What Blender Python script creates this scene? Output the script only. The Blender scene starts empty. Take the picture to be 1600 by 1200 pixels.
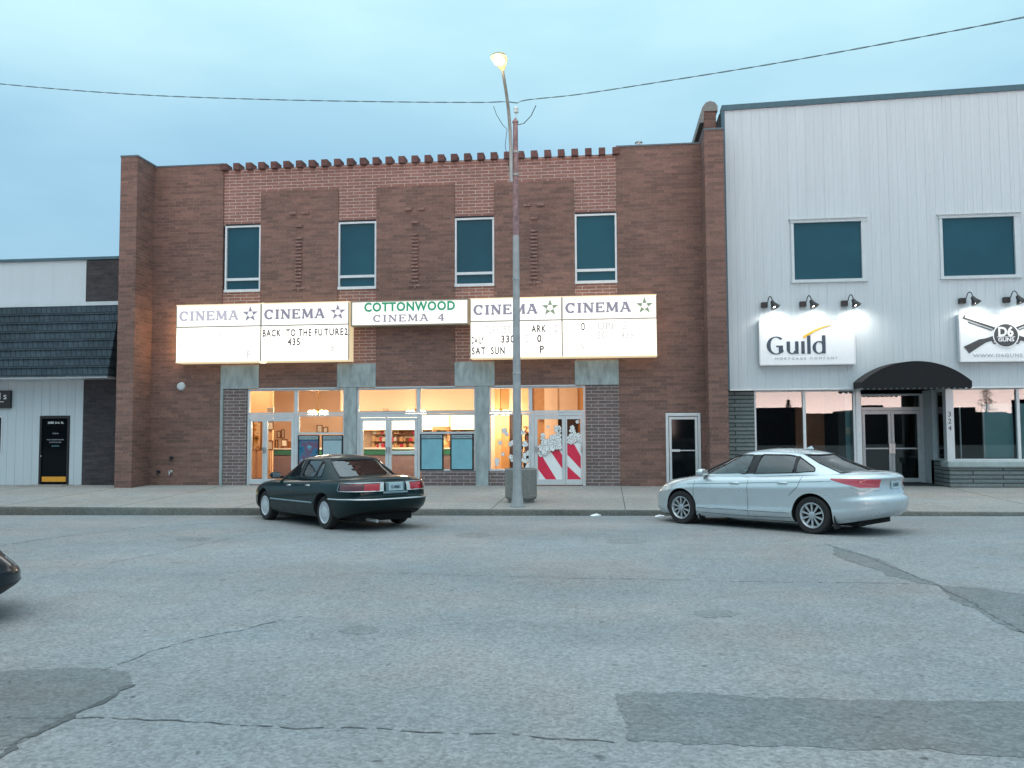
import bpy, bmesh, math, random
import numpy as np
from mathutils import Vector, Matrix
random.seed(7)
R = math.radians
SC = bpy.context.scene
COL = SC.collection
# ---------------------------------------------------------------- camera, sky, sun, exposure
F, YAW, PIT, ROL, CZ = 1314.5, .11163, .055119, -.005198, 1.66     # photo pixels (1600 wide), radians, metres
_cy, _sy, _cp, _sp = math.cos(YAW), math.sin(YAW), math.cos(PIT), math.sin(PIT)
AX = Vector((-_sy*_cp, _cy*_cp, _sp)); _r = Vector((_cy, _sy, 0)); _u = _r.cross(AX)
RX = math.cos(ROL)*_r + math.sin(ROL)*_u; UX = -math.sin(ROL)*_r + math.cos(ROL)*_u
cam = bpy.data.cameras.new('camera'); cam.sensor_width = 36; cam.lens = 36*F/1600
cam.clip_start = .1; cam.clip_end = 1500
camo = bpy.data.objects.new('camera', cam); COL.objects.link(camo)
m = Matrix((RX, UX, -AX)).transposed().to_4x4(); m.translation = Vector((0, 0, CZ)); camo.matrix_world = m
SC.camera = camo
SC.view_settings.view_transform = 'Standard'; SC.view_settings.look = 'None'
SC.view_settings.exposure = 0.14; SC.view_settings.gamma = 1
SC.cycles.use_denoising = True
SC.cycles.max_bounces = 8; SC.cycles.transparent_max_bounces = 24
SC.cycles.sample_clamp_indirect = 4

def build_world():
    w = bpy.data.worlds.new('World'); SC.world = w; w.use_nodes = True
    nt = w.node_tree; N = nt.nodes; L = nt.links; N.clear()
    out = N.new('ShaderNodeOutputWorld'); bg = N.new('ShaderNodeBackground'); bg.inputs[1].default_value = .1
    tc = N.new('ShaderNodeTexCoord'); sep = N.new('ShaderNodeSeparateXYZ'); L.new(tc.outputs['Generated'], sep.inputs[0])
    sky = N.new('ShaderNodeTexSky'); sky.sky_type = 'NISHITA'; sky.sun_disc = False
    sky.sun_elevation = R(3); sky.sun_rotation = R(186)
    ramp = N.new('ShaderNodeValToRGB'); L.new(sep.outputs['Z'], ramp.inputs[0])
    cr = ramp.color_ramp
    stops = [(0, (.29, .48, .62)), (.16, (.31, .56, .76)), (.30, (.38, .66, .86)), (.44, (.56, .90, 1.0)), (.60, (.86, 1.20, 1.34)), (1, (1.48, 1.86, 2.10))]
    cr.elements[0].position = 0; cr.elements[0].color = (*stops[0][1], 1)
    cr.elements[1].position = 1; cr.elements[1].color = (*stops[-1][1], 1)
    for p, c in stops[1:-1]:
        e = cr.elements.new(p); e.color = (*c, 1)
    mp = N.new('ShaderNodeMapping'); mp.inputs['Scale'].default_value = (1.6, 1.6, 5.0); mp.inputs['Location'].default_value = (.35, 0, .8)
    L.new(tc.outputs['Generated'], mp.inputs[0])
    nz = N.new('ShaderNodeTexNoise'); nz.inputs['Scale'].default_value = 1.5; nz.inputs['Detail'].default_value = 5; nz.inputs['Roughness'].default_value = .5
    L.new(mp.outputs[0], nz.inputs[0])
    mr = N.new('ShaderNodeMapRange'); mr.inputs[1].default_value = .36; mr.inputs[2].default_value = .66; L.new(nz.outputs[0], mr.inputs[0])
    cl = N.new('ShaderNodeMix'); cl.data_type = 'RGBA'; cl.blend_type = 'MULTIPLY'
    cl.inputs[0].default_value = 1
    lum = N.new('ShaderNodeMix'); lum.data_type = 'RGBA'; lum.inputs[6].default_value = (.90, .92, .95, 1); lum.inputs[7].default_value = (1.16, 1.09, 1.04, 1)
    L.new(mr.outputs[0], lum.inputs[0]); L.new(ramp.outputs[0], cl.inputs[6]); L.new(lum.outputs[2], cl.inputs[7])
    # the glow left by the set sun, low in the sky behind the photographer
    fy = N.new('ShaderNodeMapRange'); fy.interpolation_type = 'SMOOTHSTEP'; fy.inputs[1].default_value = -.55; fy.inputs[2].default_value = -.97; L.new(sep.outputs['Y'], fy.inputs[0])
    fz = N.new('ShaderNodeMapRange'); fz.interpolation_type = 'SMOOTHSTEP'; fz.inputs[1].default_value = .11; fz.inputs[2].default_value = .0; L.new(sep.outputs['Z'], fz.inputs[0])
    ff = N.new('ShaderNodeMath'); ff.operation = 'MULTIPLY'; L.new(fy.outputs[0], ff.inputs[0]); L.new(fz.outputs[0], ff.inputs[1])
    gl = N.new('ShaderNodeMix'); gl.data_type = 'RGBA'; gl.inputs[7].default_value = (13, 9.6, 8.8, 1)
    L.new(ff.outputs[0], gl.inputs[0]); L.new(cl.outputs[2], gl.inputs[6])
    x10 = N.new('ShaderNodeMix'); x10.data_type = 'RGBA'; x10.blend_type = 'MULTIPLY'; x10.inputs[0].default_value = 1; x10.inputs[7].default_value = (10, 10, 10, 1)
    L.new(gl.outputs[2], x10.inputs[6])
    x10.clamp_result = False; gl.clamp_result = False
    mx = N.new('ShaderNodeMix'); mx.data_type = 'RGBA'; mx.inputs[0].default_value = .92
    L.new(sky.outputs[0], mx.inputs[6]); L.new(x10.outputs[2], mx.inputs[7])
    L.new(mx.outputs[2], bg.inputs[0]); L.new(bg.outputs[0], out.inputs[0])
build_world()
sun = bpy.data.lights.new('sun', 'SUN'); sun.energy = .6; sun.angle = R(50); sun.color = (1, .96, .90)
suno = bpy.data.objects.new('sun', sun); COL.objects.link(suno)
suno.rotation_euler = (R(25), 0, R(-8))          # high, diffuse, from behind the photographer

def ray(px, py): return AX*F + RX*(px-800) - UX*(py-600)
def at(px, py, Y):                               # world (X, Z) of a photo pixel on the plane Y
    d = ray(px, py); t = Y/d.y; return d.x*t, d.z*t+CZ
def fx(px, Y=25.2, py=672): return at(px, py, Y)[0]
def fz(px, py, Y=25.2): return at(px, py, Y)[1]
YK, ZK = 19.05, -.28                             # kerb line and gutter height
def road_z(Y, X=-5.0):
    d = max(0, YK-Y); return ZK + .14*(1-math.exp(-d/6)) + .005*max(-12, min(14, X+5))
def walk_z(Y): return -.14 + .14*min(1, (Y-YK)/(25.2-YK))
def onroad(px, py):
    z = -.2
    d = ray(px, py)
    for _ in range(12):
        t = (z-CZ)/d.z; z = road_z(d.y*t, d.x*t)
    return d.x*t, d.y*t

# ---------------------------------------------------------------- materials
MATS = {}
def nodes(name):
    m = bpy.data.materials.new(name); m.use_nodes = True
    nt = m.node_tree; b = nt.nodes['Principled BSDF']
    return m, nt, nt.nodes, nt.links, b
def mixc(N, L, fac, a, b, blend='MIX'):
    x = N.new('ShaderNodeMix'); x.data_type = 'RGBA'; x.blend_type = blend
    for s, v in ((0, fac), (6, a), (7, b)):
        if hasattr(v, 'is_linked'): L.new(v, x.inputs[s])
        elif s == 0: x.inputs[0].default_value = v
        else: x.inputs[s].default_value = (*v, 1)
    return x.outputs[2]
def noise(N, L, vec, scale, detail=4, rough=.55):
    n = N.new('ShaderNodeTexNoise'); n.inputs['Scale'].default_value = scale; n.inputs['Detail'].default_value = detail; n.inputs['Roughness'].default_value = rough
    L.new(vec, n.inputs['Vector']); return n.outputs[0]
def rng(N, L, v, a, b, c=0, d=1):
    n = N.new('ShaderNodeMapRange'); n.inputs[1].default_value = a; n.inputs[2].default_value = b; n.inputs[3].default_value = c; n.inputs[4].default_value = d
    L.new(v, n.inputs[0]); return n.outputs[0]
def mat(name, c, rough=.6, metal=0, var=.12, scale=6, bump=0, bscale=60, coat=0, spec=.5, obj=False, vs=None):
    if name in MATS: return MATS[name]
    m, nt, N, L, b = nodes(name)
    b.inputs['Roughness'].default_value = rough; b.inputs['Metallic'].default_value = metal
    b.inputs['Coat Weight'].default_value = coat; b.inputs['Coat Roughness'].default_value = .05
    b.inputs['Specular IOR Level'].default_value = spec
    if obj: v = N.new('ShaderNodeTexCoord').outputs['Object']
    else: v = N.new('ShaderNodeNewGeometry').outputs['Position']
    vv = v
    if vs: mp = N.new('ShaderNodeMapping'); mp.inputs['Scale'].default_value = vs; L.new(v, mp.inputs[0]); vv = mp.outputs[0]
    f = noise(N, L, vv, scale, 6 if vs else 4)
    f = rng(N, L, f, .3, .7)
    lo = tuple(x*(1-var) for x in c); hi = tuple(min(1, x*(1+var)) for x in c)
    L.new(mixc(N, L, f, lo, hi), b.inputs['Base Color'])
    if bump:
        bp = N.new('ShaderNodeBump'); bp.inputs['Strength'].default_value = bump; bp.inputs['Distance'].default_value = .01
        L.new(noise(N, L, v, bscale), bp.inputs['Height']); L.new(bp.outputs[0], b.inputs['Normal'])
    MATS[name] = m; return m
def emit(name, c, s, base=None):
    if name in MATS: return MATS[name]
    m, nt, N, L, b = nodes(name)
    b.inputs['Base Color'].default_value = (*(base or c), 1); b.inputs['Roughness'].default_value = .35
    b.inputs['Emission Color'].default_value = (*c, 1); b.inputs['Emission Strength'].default_value = s
    MATS[name] = m; return m
def glass(name, tint, ior=1.5, rough=0):
    m, nt, N, L, b = nodes(name); N.remove(b); out = N['Material Output']
    t = N.new('ShaderNodeBsdfTransparent'); t.inputs[0].default_value = (*tint, 1)
    g = N.new('ShaderNodeBsdfGlossy'); g.inputs['Roughness'].default_value = rough; g.inputs[0].default_value = (1, 1, 1, 1)
    fr = N.new('ShaderNodeFresnel'); fr.inputs[0].default_value = ior
    mx = N.new('ShaderNodeMixShader'); L.new(fr.outputs[0], mx.inputs[0]); L.new(t.outputs[0], mx.inputs[1]); L.new(g.outputs[0], mx.inputs[2])
    L.new(mx.outputs[0], out.inputs[0]); MATS[name] = m; return m
def brick(name, c1, c2, mortar, bw=.406, rh=.1016, ms=.01, var=.25, bumpd=.006, stain=.0):
    m, nt, N, L, b = nodes(name); b.inputs['Roughness'].default_value = .85
    b.inputs['Specular IOR Level'].default_value = .25
    g = N.new('ShaderNodeNewGeometry'); s = N.new('ShaderNodeSeparateXYZ'); L.new(g.outputs['Position'], s.inputs[0])
    ad = N.new('ShaderNodeMath'); L.new(s.outputs[0], ad.inputs[0]); L.new(s.outputs[1], ad.inputs[1])
    cb = N.new('ShaderNodeCombineXYZ'); L.new(ad.outputs[0], cb.inputs[0]); L.new(s.outputs[2], cb.inputs[1])
    br = N.new('ShaderNodeTexBrick'); L.new(cb.outputs[0], br.inputs['Vector'])
    br.inputs['Scale'].default_value = 1; br.inputs['Mortar Size'].default_value = ms; br.inputs['Mortar Smooth'].default_value = .3
    br.inputs['Brick Width'].default_value = bw; br.inputs['Row Height'].default_value = rh
    br.inputs['Color1'].default_value = (*c1, 1); br.inputs['Color2'].default_value = (*c2, 1); br.inputs['Mortar'].default_value = (*mortar, 1)
    big = rng(N, L, noise(N, L, g.outputs['Position'], .55, 5, .6), .3, .7, 1-var, 1+var*.6)
    # horizontal streaks of course-to-course variation
    mp = N.new('ShaderNodeMapping'); mp.inputs['Scale'].default_value = (2.4, 9.8, 1); L.new(cb.outputs[0], mp.inputs[0])
    st = rng(N, L, noise(N, L, mp.outputs[0], 1.0, 1, .5), .3, .7, 1-var*.55, 1+var*.55)
    mu = N.new('ShaderNodeMath'); mu.operation = 'MULTIPLY'; L.new(big, mu.inputs[0]); L.new(st, mu.inputs[1])
    fine = rng(N, L, noise(N, L, g.outputs['Position'], 16, 4, .7), .3, .7, .80, 1.2)
    mu2 = N.new('ShaderNodeMath'); mu2.operation = 'MULTIPLY'; L.new(mu.outputs[0], mu2.inputs[0]); L.new(fine, mu2.inputs[1])
    cc = N.new('ShaderNodeCombineColor')
    for i in range(3): L.new(mu2.outputs[0], cc.inputs[i])
    col = mixc(N, L, 1.0, br.outputs['Color'], cc.outputs[0], 'MULTIPLY')
    L.new(col, b.inputs['Base Color'])
    bp = N.new('ShaderNodeBump'); bp.invert = True; bp.inputs['Strength'].default_value = 1; bp.inputs['Distance'].default_value = bumpd
    L.new(br.outputs['Fac'], bp.inputs['Height']); L.new(bp.outputs[0], b.inputs['Normal'])
    MATS[name] = m; return m

# ---------------------------------------------------------------- mesh helpers
WL = {}
def tag(o, label=None, cat=None, group=None, kind=None):
    if label: o['label'] = label
    if cat: o['category'] = cat
    if group: o['group'] = group
    if kind: o['kind'] = kind
    return o
def thing(name, label, cat, loc=(0, 0, 0), group=None):
    o = bpy.data.objects.new(name, None); COL.objects.link(o); o.location = loc; o.empty_display_size = .2
    WL[o] = Vector(loc); return tag(o, label, cat, group)
def hub(name, parent):
    o = bpy.data.objects.new(name, None); COL.objects.link(o); o.parent = parent; o.empty_display_size = .1; WL[o] = WL[parent]; return o
class MB:
    def __init__(s): s.v = []; s.f = []; s.m = []; s.cur = 0
    def add(s, vs, fs, mi=None):
        n = len(s.v); s.v += [tuple(p) for p in vs]; s.f += [tuple(i+n for i in f) for f in fs]; s.m += [s.cur if mi is None else mi]*len(fs); return s
    def box(s, x0, x1, y0, y1, z0, z1, mi=None, b=0):
        if b > 0:
            b = min(b, (x1-x0)*.49, (y1-y0)*.49, (z1-z0)*.49)
            vs = []; idx = {}
            for ix, X in enumerate((x0, x1)):
                for iy, Y in enumerate((y0, y1)):
                    for iz, Z in enumerate((z0, z1)):
                        sx, sy, sz = (1, -1)[ix], (1, -1)[iy], (1, -1)[iz]
                        for k in range(3):
                            o = [b*sx, b*sy, b*sz]; o[k] = 0
                            idx[ix, iy, iz, k] = len(vs); vs.append((X+o[0], Y+o[1], Z+o[2]))
            fs = []
            for a in range(2):
                fs.append([idx[a, i, j, 0] for i, j in ((0, 0), (1, 0), (1, 1), (0, 1))])
                fs.append([idx[i, a, j, 1] for i, j in ((0, 0), (1, 0), (1, 1), (0, 1))])
                fs.append([idx[i, j, a, 2] for i, j in ((0, 0), (1, 0), (1, 1), (0, 1))])
            for a in range(2):
                for c in range(2):
                    fs.append([idx[0, a, c, 1], idx[1, a, c, 1], idx[1, a, c, 2], idx[0, a, c, 2]])
                    fs.append([idx[a, 0, c, 0], idx[a, 1, c, 0], idx[a, 1, c, 2], idx[a, 0, c, 2]])
                    fs.append([idx[a, c, 0, 0], idx[a, c, 1, 0], idx[a, c, 1, 1], idx[a, c, 0, 1]])
            for i in range(2):
                for j in range(2):
                    for k in range(2): fs.append([idx[i, j, k, q] for q in range(3)])
            return s.add(vs, fs, mi)
        vs = [(x, y, z) for x in (x0, x1) for y in (y0, y1) for z in (z0, z1)]
        return s.add(vs, [(0, 1, 3, 2), (4, 6, 7, 5), (0, 4, 5, 1), (2, 3, 7, 6), (0, 2, 6, 4), (1, 5, 7, 3)], mi)
    def poly(s, pts, y0, y1, mi=None):            # outline in x,z pushed from y0 to y1
        n = len(pts); vs = [(p[0], y0, p[1]) for p in pts]+[(p[0], y1, p[1]) for p in pts]
        return s.add(vs, [tuple(range(n)), tuple(range(2*n-1, n-1, -1))]+[(i, (i+1) % n, n+(i+1) % n, n+i) for i in range(n)], mi)
    def strip(s, a, b, y0, y1, mi=None):          # ribbon between two x,z polylines, thick from y0 to y1
        n = len(a); vs = [(p[0], y0, p[1]) for p in a]+[(p[0], y0, p[1]) for p in b]+[(p[0], y1, p[1]) for p in a]+[(p[0], y1, p[1]) for p in b]
        fs = []
        for i in range(n-1):
            fs += [(i, i+1, n+i+1, n+i), (2*n+i, 3*n+i, 3*n+i+1, 2*n+i+1), (i, 2*n+i, 2*n+i+1, i+1), (n+i, n+i+1, 3*n+i+1, 3*n+i)]
        fs += [(0, n, 3*n, 2*n), (n-1, 3*n-1, 4*n-1, 2*n-1)]
        return s.add(vs, fs, mi)
    def tube(s, pts, r, n=8, mi=None, caps=True):
        pts = [Vector(p) for p in pts]; k = len(pts); rs = r if isinstance(r, (list, tuple)) else [r]*k
        vs = []; fs = []; pn = None
        for i, p in enumerate(pts):
            d = (pts[min(i+1, k-1)]-pts[max(i-1, 0)]).normalized()
            if pn is None:
                pn = d.orthogonal().normalized()
            else:
                pn = (pn-d*pn.dot(d)); pn = pn.normalized() if pn.length > 1e-6 else d.orthogonal().normalized()
            bn = d.cross(pn)
            for j in range(n):
                a = 2*math.pi*j/n; vs.append(p+(pn*math.cos(a)+bn*math.sin(a))*rs[i])
        for i in range(k-1):
            for j in range(n): fs.append((i*n+j, i*n+(j+1) % n, (i+1)*n+(j+1) % n, (i+1)*n+j))
        if caps: fs += [tuple(range(n-1, -1, -1)), tuple(range((k-1)*n, k*n))]
        return s.add(vs, fs, mi)
    def lathe(s, prof, c=(0, 0, 0), axis='Z', n=24, mi=None, caps=True):
        vs = []; fs = []; k = len(prof)
        for r, h in prof:
            for j in range(n):
                a = 2*math.pi*j/n; x, y = r*math.cos(a), r*math.sin(a)
                vs.append({'Z': (c[0]+x, c[1]+y, c[2]+h), 'Y': (c[0]+x, c[1]+h, c[2]+y), 'X': (c[0]+h, c[1]+x, c[2]+y)}[axis])
        for i in range(k-1):
            for j in range(n): fs.append((i*n+j, i*n+(j+1) % n, (i+1)*n+(j+1) % n, (i+1)*n+j))
        if caps: fs += [tuple(range(n-1, -1, -1)), tuple(range((k-1)*n, k*n))]
        return s.add(vs, fs, mi)
    def text(s, body, x, z, size, y0, y1, width=None, align='LEFT', bold=0, space=1.0, mi=None, squash=1.0):
        cu = bpy.data.curves.new('t', 'FONT'); cu.body = body; cu.size = size; cu.offset = bold; cu.space_character = space
        cu.resolution_u = 3
        o = bpy.data.objects.new('t', cu); COL.objects.link(o)
        me = bpy.data.meshes.new_from_object(o.evaluated_get(bpy.context.evaluated_depsgraph_get()))
        xs = [v.co.x for v in me.vertices]
        lo, hi = (min(xs), max(xs)) if xs else (0, 1)
        k = (width/(hi-lo)) if width else squash
        off = {'LEFT': -lo*k, 'CENTER': -(lo+hi)/2*k, 'RIGHT': -hi*k}[align]
        vs = [(x+off+v.co.x*k, y0, z+v.co.y) for v in me.vertices]; n = len(vs)
        vs2 = [(p[0], y1, p[2]) for p in vs]
        fs = [tuple(p.vertices) for p in me.polygons]
        cnt = {}
        for f in fs:
            for a, b in zip(f, f[1:]+f[:1]): cnt[tuple(sorted((a, b)))] = cnt.get(tuple(sorted((a, b))), 0)+1
        side = [(a, b, b+n, a+n) for (a, b), c in cnt.items() if c == 1]
        s.add(vs+vs2, fs+[tuple(i+n for i in f[::-1]) for f in fs]+side, mi)
        bpy.data.objects.remove(o); bpy.data.curves.remove(cu); bpy.data.meshes.remove(me)
        return s
    def build(s, name, mats, parent=None, smooth=None, loc=None, weld=False):
        me = bpy.data.meshes.new(name)
        off = WL[parent] if parent else Vector(loc or (0, 0, 0))
        me.from_pydata([(p[0]-off.x, p[1]-off.y, p[2]-off.z) for p in s.v], [], s.f)
        if not isinstance(mats, (list, tuple)): mats = [mats]
        for q in mats: me.materials.append(q)
        me.polygons.foreach_set('material_index', s.m)
        bm = bmesh.new(); bm.from_mesh(me)
        if weld: bmesh.ops.remove_doubles(bm, verts=bm.verts, dist=1e-5)
        bmesh.ops.recalc_face_normals(bm, faces=bm.faces); bm.to_mesh(me); bm.free()
        if smooth:
            me.polygons.foreach_set('use_smooth', [True]*len(me.polygons)); me.set_sharp_from_angle(angle=R(smooth))
        o = bpy.data.objects.new(name, me); COL.objects.link(o)
        if parent: o.parent = parent; WL[o] = off
        else: o.location = off; WL[o] = off
        return o
def copy_tree(o, parent=None):
    c = o.copy(); COL.objects.link(c); c.parent = parent
    for ch in list(o.children): copy_tree(ch, c)
    return c

# palette
M_field = brick('field_brick', (.252, .140, .113), (.158, .095, .080), (.235, .165, .145), ms=.008, var=.15)
M_accent = brick('header_brick', (.32, .155, .125), (.26, .132, .110), (.50, .42, .38), ms=.011, var=.14)
M_infill = brick('infill_brick', (.19, .135, .130), (.15, .11, .108), (.38, .35, .34), ms=.012, var=.14)
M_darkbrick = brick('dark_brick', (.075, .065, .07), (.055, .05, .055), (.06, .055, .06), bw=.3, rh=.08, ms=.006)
M_conc = mat('weathered_concrete', (.31, .365, .37), .85, var=.28, scale=3, bump=.4, bscale=30, vs=(2.2, 2.2, .7))
M_coping = mat('coping_metal', (.10, .13, .15), .5, var=.15)
M_white = mat('white_aluminium', (.62, .66, .68), .4, metal=.3, var=.06)
M_siding = mat('white_siding', (.52, .575, .605), .55, var=.035, scale=1.4, vs=(3, 3, .22))
M_black = mat('black_metal', (.012, .013, .015), .4)
M_dark = mat('dark_void', (.02, .022, .025), .8)
M_trimblue = mat('blue_grey_flashing', (.045, .11, .14), .45)
M_tealglass = None
def teal_pane():
    m, nt, N, L, b = nodes('tinted_window_glass')
    g = N.new('ShaderNodeNewGeometry')
    f = rng(N, L, noise(N, L, g.outputs['Position'], .30, 3, .55), .36, .64)
    L.new(mixc(N, L, f, (.004, .046, .070), (.009, .074, .102)), b.inputs['Base Color'])  # teal tint, mottled in colour to stand in for uneven sky reflection
    b.inputs['Roughness'].default_value = .06; b.inputs['IOR'].default_value = 1.6
    bp = N.new('ShaderNodeBump'); bp.inputs['Strength'].default_value = .25; bp.inputs['Distance'].default_value = .02
    L.new(noise(N, L, g.outputs['Position'], 1.3, 2), bp.inputs['Height']); L.new(bp.outputs[0], b.inputs['Normal'])
    return m
M_tealglass = teal_pane()
M_shop = glass('storefront_glass', (.93, .95, .95), 1.35)
M_refl = glass('reflective_shop_glass', (.80, .85, .85), 1.55)
M_lit = emit('lit_sign_face', (1, .96, .88), 1.6, (.5, .5, .48))

# ---------------------------------------------------------------- ground
def asphalt(name, base, var=.12, tint=(1, 1, 1)):
    m, nt, N, L, b = nodes(name); b.inputs['Roughness'].default_value = .92; b.inputs['Specular IOR Level'].default_value = .2
    p = N.new('ShaderNodeNewGeometry').outputs['Position']
    big = rng(N, L, noise(N, L, p, .28, 6, .6), .3, .7, 1-var, 1+var)
    mid = rng(N, L, noise(N, L, p, 3.2, 4, .65), .3, .7, .92, 1.07)
    sp = rng(N, L, noise(N, L, p, 30, 4, .85), .30, .70, .76, 1.24)
    vo = N.new('ShaderNodeTexVoronoi'); vo.inputs['Scale'].default_value = 42; L.new(p, vo.inputs['Vector'])
    sc = N.new('ShaderNodeSeparateColor'); L.new(vo.outputs['Color'], sc.inputs[0])
    gr = rng(N, L, sc.outputs[0], 0, 1, .80, 1.20)
    pit = rng(N, L, noise(N, L, p, 2.1, 8, .75), .62, .72, 1, .72)
    pk = rng(N, L, noise(N, L, p, 7.5, 2, .5), .70, .76, 1, .50)         # pot marks and grit
    st_ = N.new('ShaderNodeMapping'); st_.inputs['Scale'].default_value = (.10, .55, 1); L.new(p, st_.inputs[0])
    wear = rng(N, L, noise(N, L, st_.outputs[0], 1, 3, .5), .35, .65, .93, 1.06)     # lengthwise wear from traffic
    x = big
    for y in (mid, sp, gr, pit, pk, wear):
        mu = N.new('ShaderNodeMath'); mu.operation = 'MULTIPLY'; L.new(x, mu.inputs[0]); L.new(y, mu.inputs[1]); x = mu.outputs[0]
    cc = N.new('ShaderNodeCombineColor')
    for i in range(3): L.new(x, cc.inputs[i])
    hue = mixc(N, L, rng(N, L, noise(N, L, p, .5, 3), .35, .65), tuple(base[i]*(1.04, 1, .97)[i] for i in range(3)), tuple(base[i]*(.93, 1.0, 1.03)[i] for i in range(3)))
    L.new(mixc(N, L, 1, hue, cc.outputs[0], 'MULTIPLY'), b.inputs['Base Color'])
    bp = N.new('ShaderNodeBump'); bp.inputs['Strength'].default_value = .7; bp.inputs['Distance'].default_value = .008
    L.new(sp, bp.inputs['Height']); L.new(bp.outputs[0], b.inputs['Normal'])
    return m
M_asph = asphalt('worn_asphalt', (.238, .246, .250), .09)
M_patch = asphalt('patched_asphalt', (.166, .176, .178), .14)
M_stain = asphalt('oil_stained_asphalt', (.205, .212, .215), .12)
M_seal = asphalt('crack_filler', (.16, .168, .168))
M_crack = asphalt('open_crack', (.11, .117, .118))
M_walk = asphalt('pavement_concrete', (.295, .282, .268), .09)
M_kerb = asphalt('kerb_concrete', (.125, .125, .115), .35)
def ground():
    g = MB(); g.add([(-300, -300, -.6), (300, -300, -.6), (300, 300, -.6), (-300, 300, -.6)], [(0, 1, 2, 3)])
    tag(g.build('ground', mat('bare_ground', (.12, .11, .09), .9)), 'bare ground around and beyond the street', 'ground', kind='structure')
    r = MB(); ys = [YK-k*.5 for k in range(40)]+[YK-22, YK-26, YK-32, YK-45, YK-70]
    vs = []; fs = []
    for y in ys:
        for x in (-90, -17, -11, -5, 0, 4, 9, 30, 90): vs.append((x, y, road_z(y, x)))
    for i in range(len(ys)-1):
        for j in range(8): fs.append((i*9+j, i*9+j+1, (i+1)*9+j+1, (i+1)*9+j))
    r.add(vs, fs); tag(r.build('road', M_asph, smooth=30), 'wide worn grey asphalt street in front of the shops', 'road', kind='structure')
    s = MB()
    ys = [YK+.16, 25.9]
    s.add([(-90, ys[0], walk_z(ys[0])), (90, ys[0], walk_z(ys[0])), (90, 25.2, 0), (-90, 25.2, 0), (-90, 27.3, 0), (90, 27.3, 0)], [(0, 1, 2, 3), (3, 2, 5, 4)])
    tag(s.build('pavement', M_walk), 'pale concrete pavement along the shop fronts', 'pavement', kind='structure')
    j = MB()
    for x in np.arange(-24, 20, 3.05): j.box(x-.012, x+.012, YK+.2, 25.15, -.2, 0); 
    for i in range(0, len(j.v)): 
        p = j.v[i]; j.v[i] = (p[0], p[1], walk_z(p[1])+(.002 if p[2] == 0 else -.05))
    tag(j.build('pavement_joint', M_kerb), 'dark joints between the pavement slabs', 'joint', kind='structure')
    k = MB(); rd = random.Random(3); xs = np.arange(-60, 60, .35); vs = []; fs = []
    for x in xs:
        e = rd.uniform(-.014, .014); h = rd.uniform(-.012, .004)
        vs += [(x, YK+e-.02, ZK-.1), (x, YK+e, -.14+h-.035), (x, YK+.025+e, -.14+h), (x, YK+.17, -.137), (x, YK+.17, -.4)]
    for i in range(len(xs)-1):
        for q in range(4): fs.append((i*5+q, i*5+q+1, i*5+q+6, i*5+q+5))
    k.add(vs, fs); tag(k.build('kerb', M_kerb, smooth=50), 'stained broken concrete kerb', 'kerb', kind='structure')
def ground_sheet(name, pix, m, dz, label, jit=.03, seed=1, n=10):
    rd = random.Random(seed); P = [onroad(*q) for q in pix]; out = []; wx = wy = 0
    for i, a in enumerate(P):
        b = P[(i+1) % len(P)]
        L_ = math.dist(a, b); k = max(2, min(160, int(L_/.04)))
        for j in range(k):
            t = j/k; wx = wx*.86+rd.uniform(-jit, jit)*.7; wy = wy*.86+rd.uniform(-jit, jit)*.7; out.append((a[0]+(b[0]-a[0])*t+wx+rd.uniform(-.012, .012), a[1]+(b[1]-a[1])*t+wy+rd.uniform(-.012, .012)))
    g = MB(); g.add([(x, y, road_z(y, x)+dz) for x, y in out], [tuple(range(len(out)))])
    o = g.build(name, m)
    bm = bmesh.new(); bm.from_mesh(o.data); bmesh.ops.triangulate(bm, faces=bm.faces); bm.to_mesh(o.data); bm.free()
    return tag(o, label, 'road repair', kind='structure')
def ground_line(name, pix, w, m, dz, label, seed=1, gap=0):
    rd = random.Random(seed); P = [onroad(*q) for q in pix]; pts = []
    for a, b in zip(P, P[1:]):
        k = max(3, int(math.dist(a, b)/.05))
        for j in range(k): pts.append((a[0]+(b[0]-a[0])*j/k, a[1]+(b[1]-a[1])*j/k))
    pts.append(P[-1]); g = MB(); L_ = []; Rr = []; dx = 0
    for i, p in enumerate(pts):
        q = pts[min(i+1, len(pts)-1)]; o = pts[max(i-1, 0)]
        d = Vector((q[0]-o[0], q[1]-o[1])).normalized(); nn = Vector((-d.y, d.x))
        dx = dx*.93+rd.uniform(-.016, .016); ww = w*rd.uniform(.15, 1.2)
        c = Vector(p)+nn*dx
        L_.append(c+nn*ww/2); Rr.append(c-nn*ww/2)
    n = len(pts)
    keep = [i for i in range(n-1) if not gap or rd.random() > gap]
    g.add([(p.x, p.y, road_z(p.y, p.x)+dz) for p in L_+Rr], [(i, i+1, n+i+1, n+i) for i in keep])
    return tag(g.build(name, m), label, 'road crack', kind='structure')
ground()
ground_sheet('road_patch', [(962, 1087), (990, 1082), (1130, 1086), (1300, 1092), (1450, 1095), (1640, 1098), (1680, 1190), (1500, 1176), (1250, 1168), (1100, 1163), (975, 1158), (970, 1120), (974, 1105)], M_patch, .0025, 'long dark asphalt patch in the near roadway', seed=2)
ground_sheet('road_patch', [(1295, 852), (1330, 862), (1370, 872), (1420, 895), (1470, 915), (1440, 912), (1390, 900), (1350, 884), (1310, 872)], M_patch, .0025, 'dark wedge of asphalt repair behind the silver car', seed=3)
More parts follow.
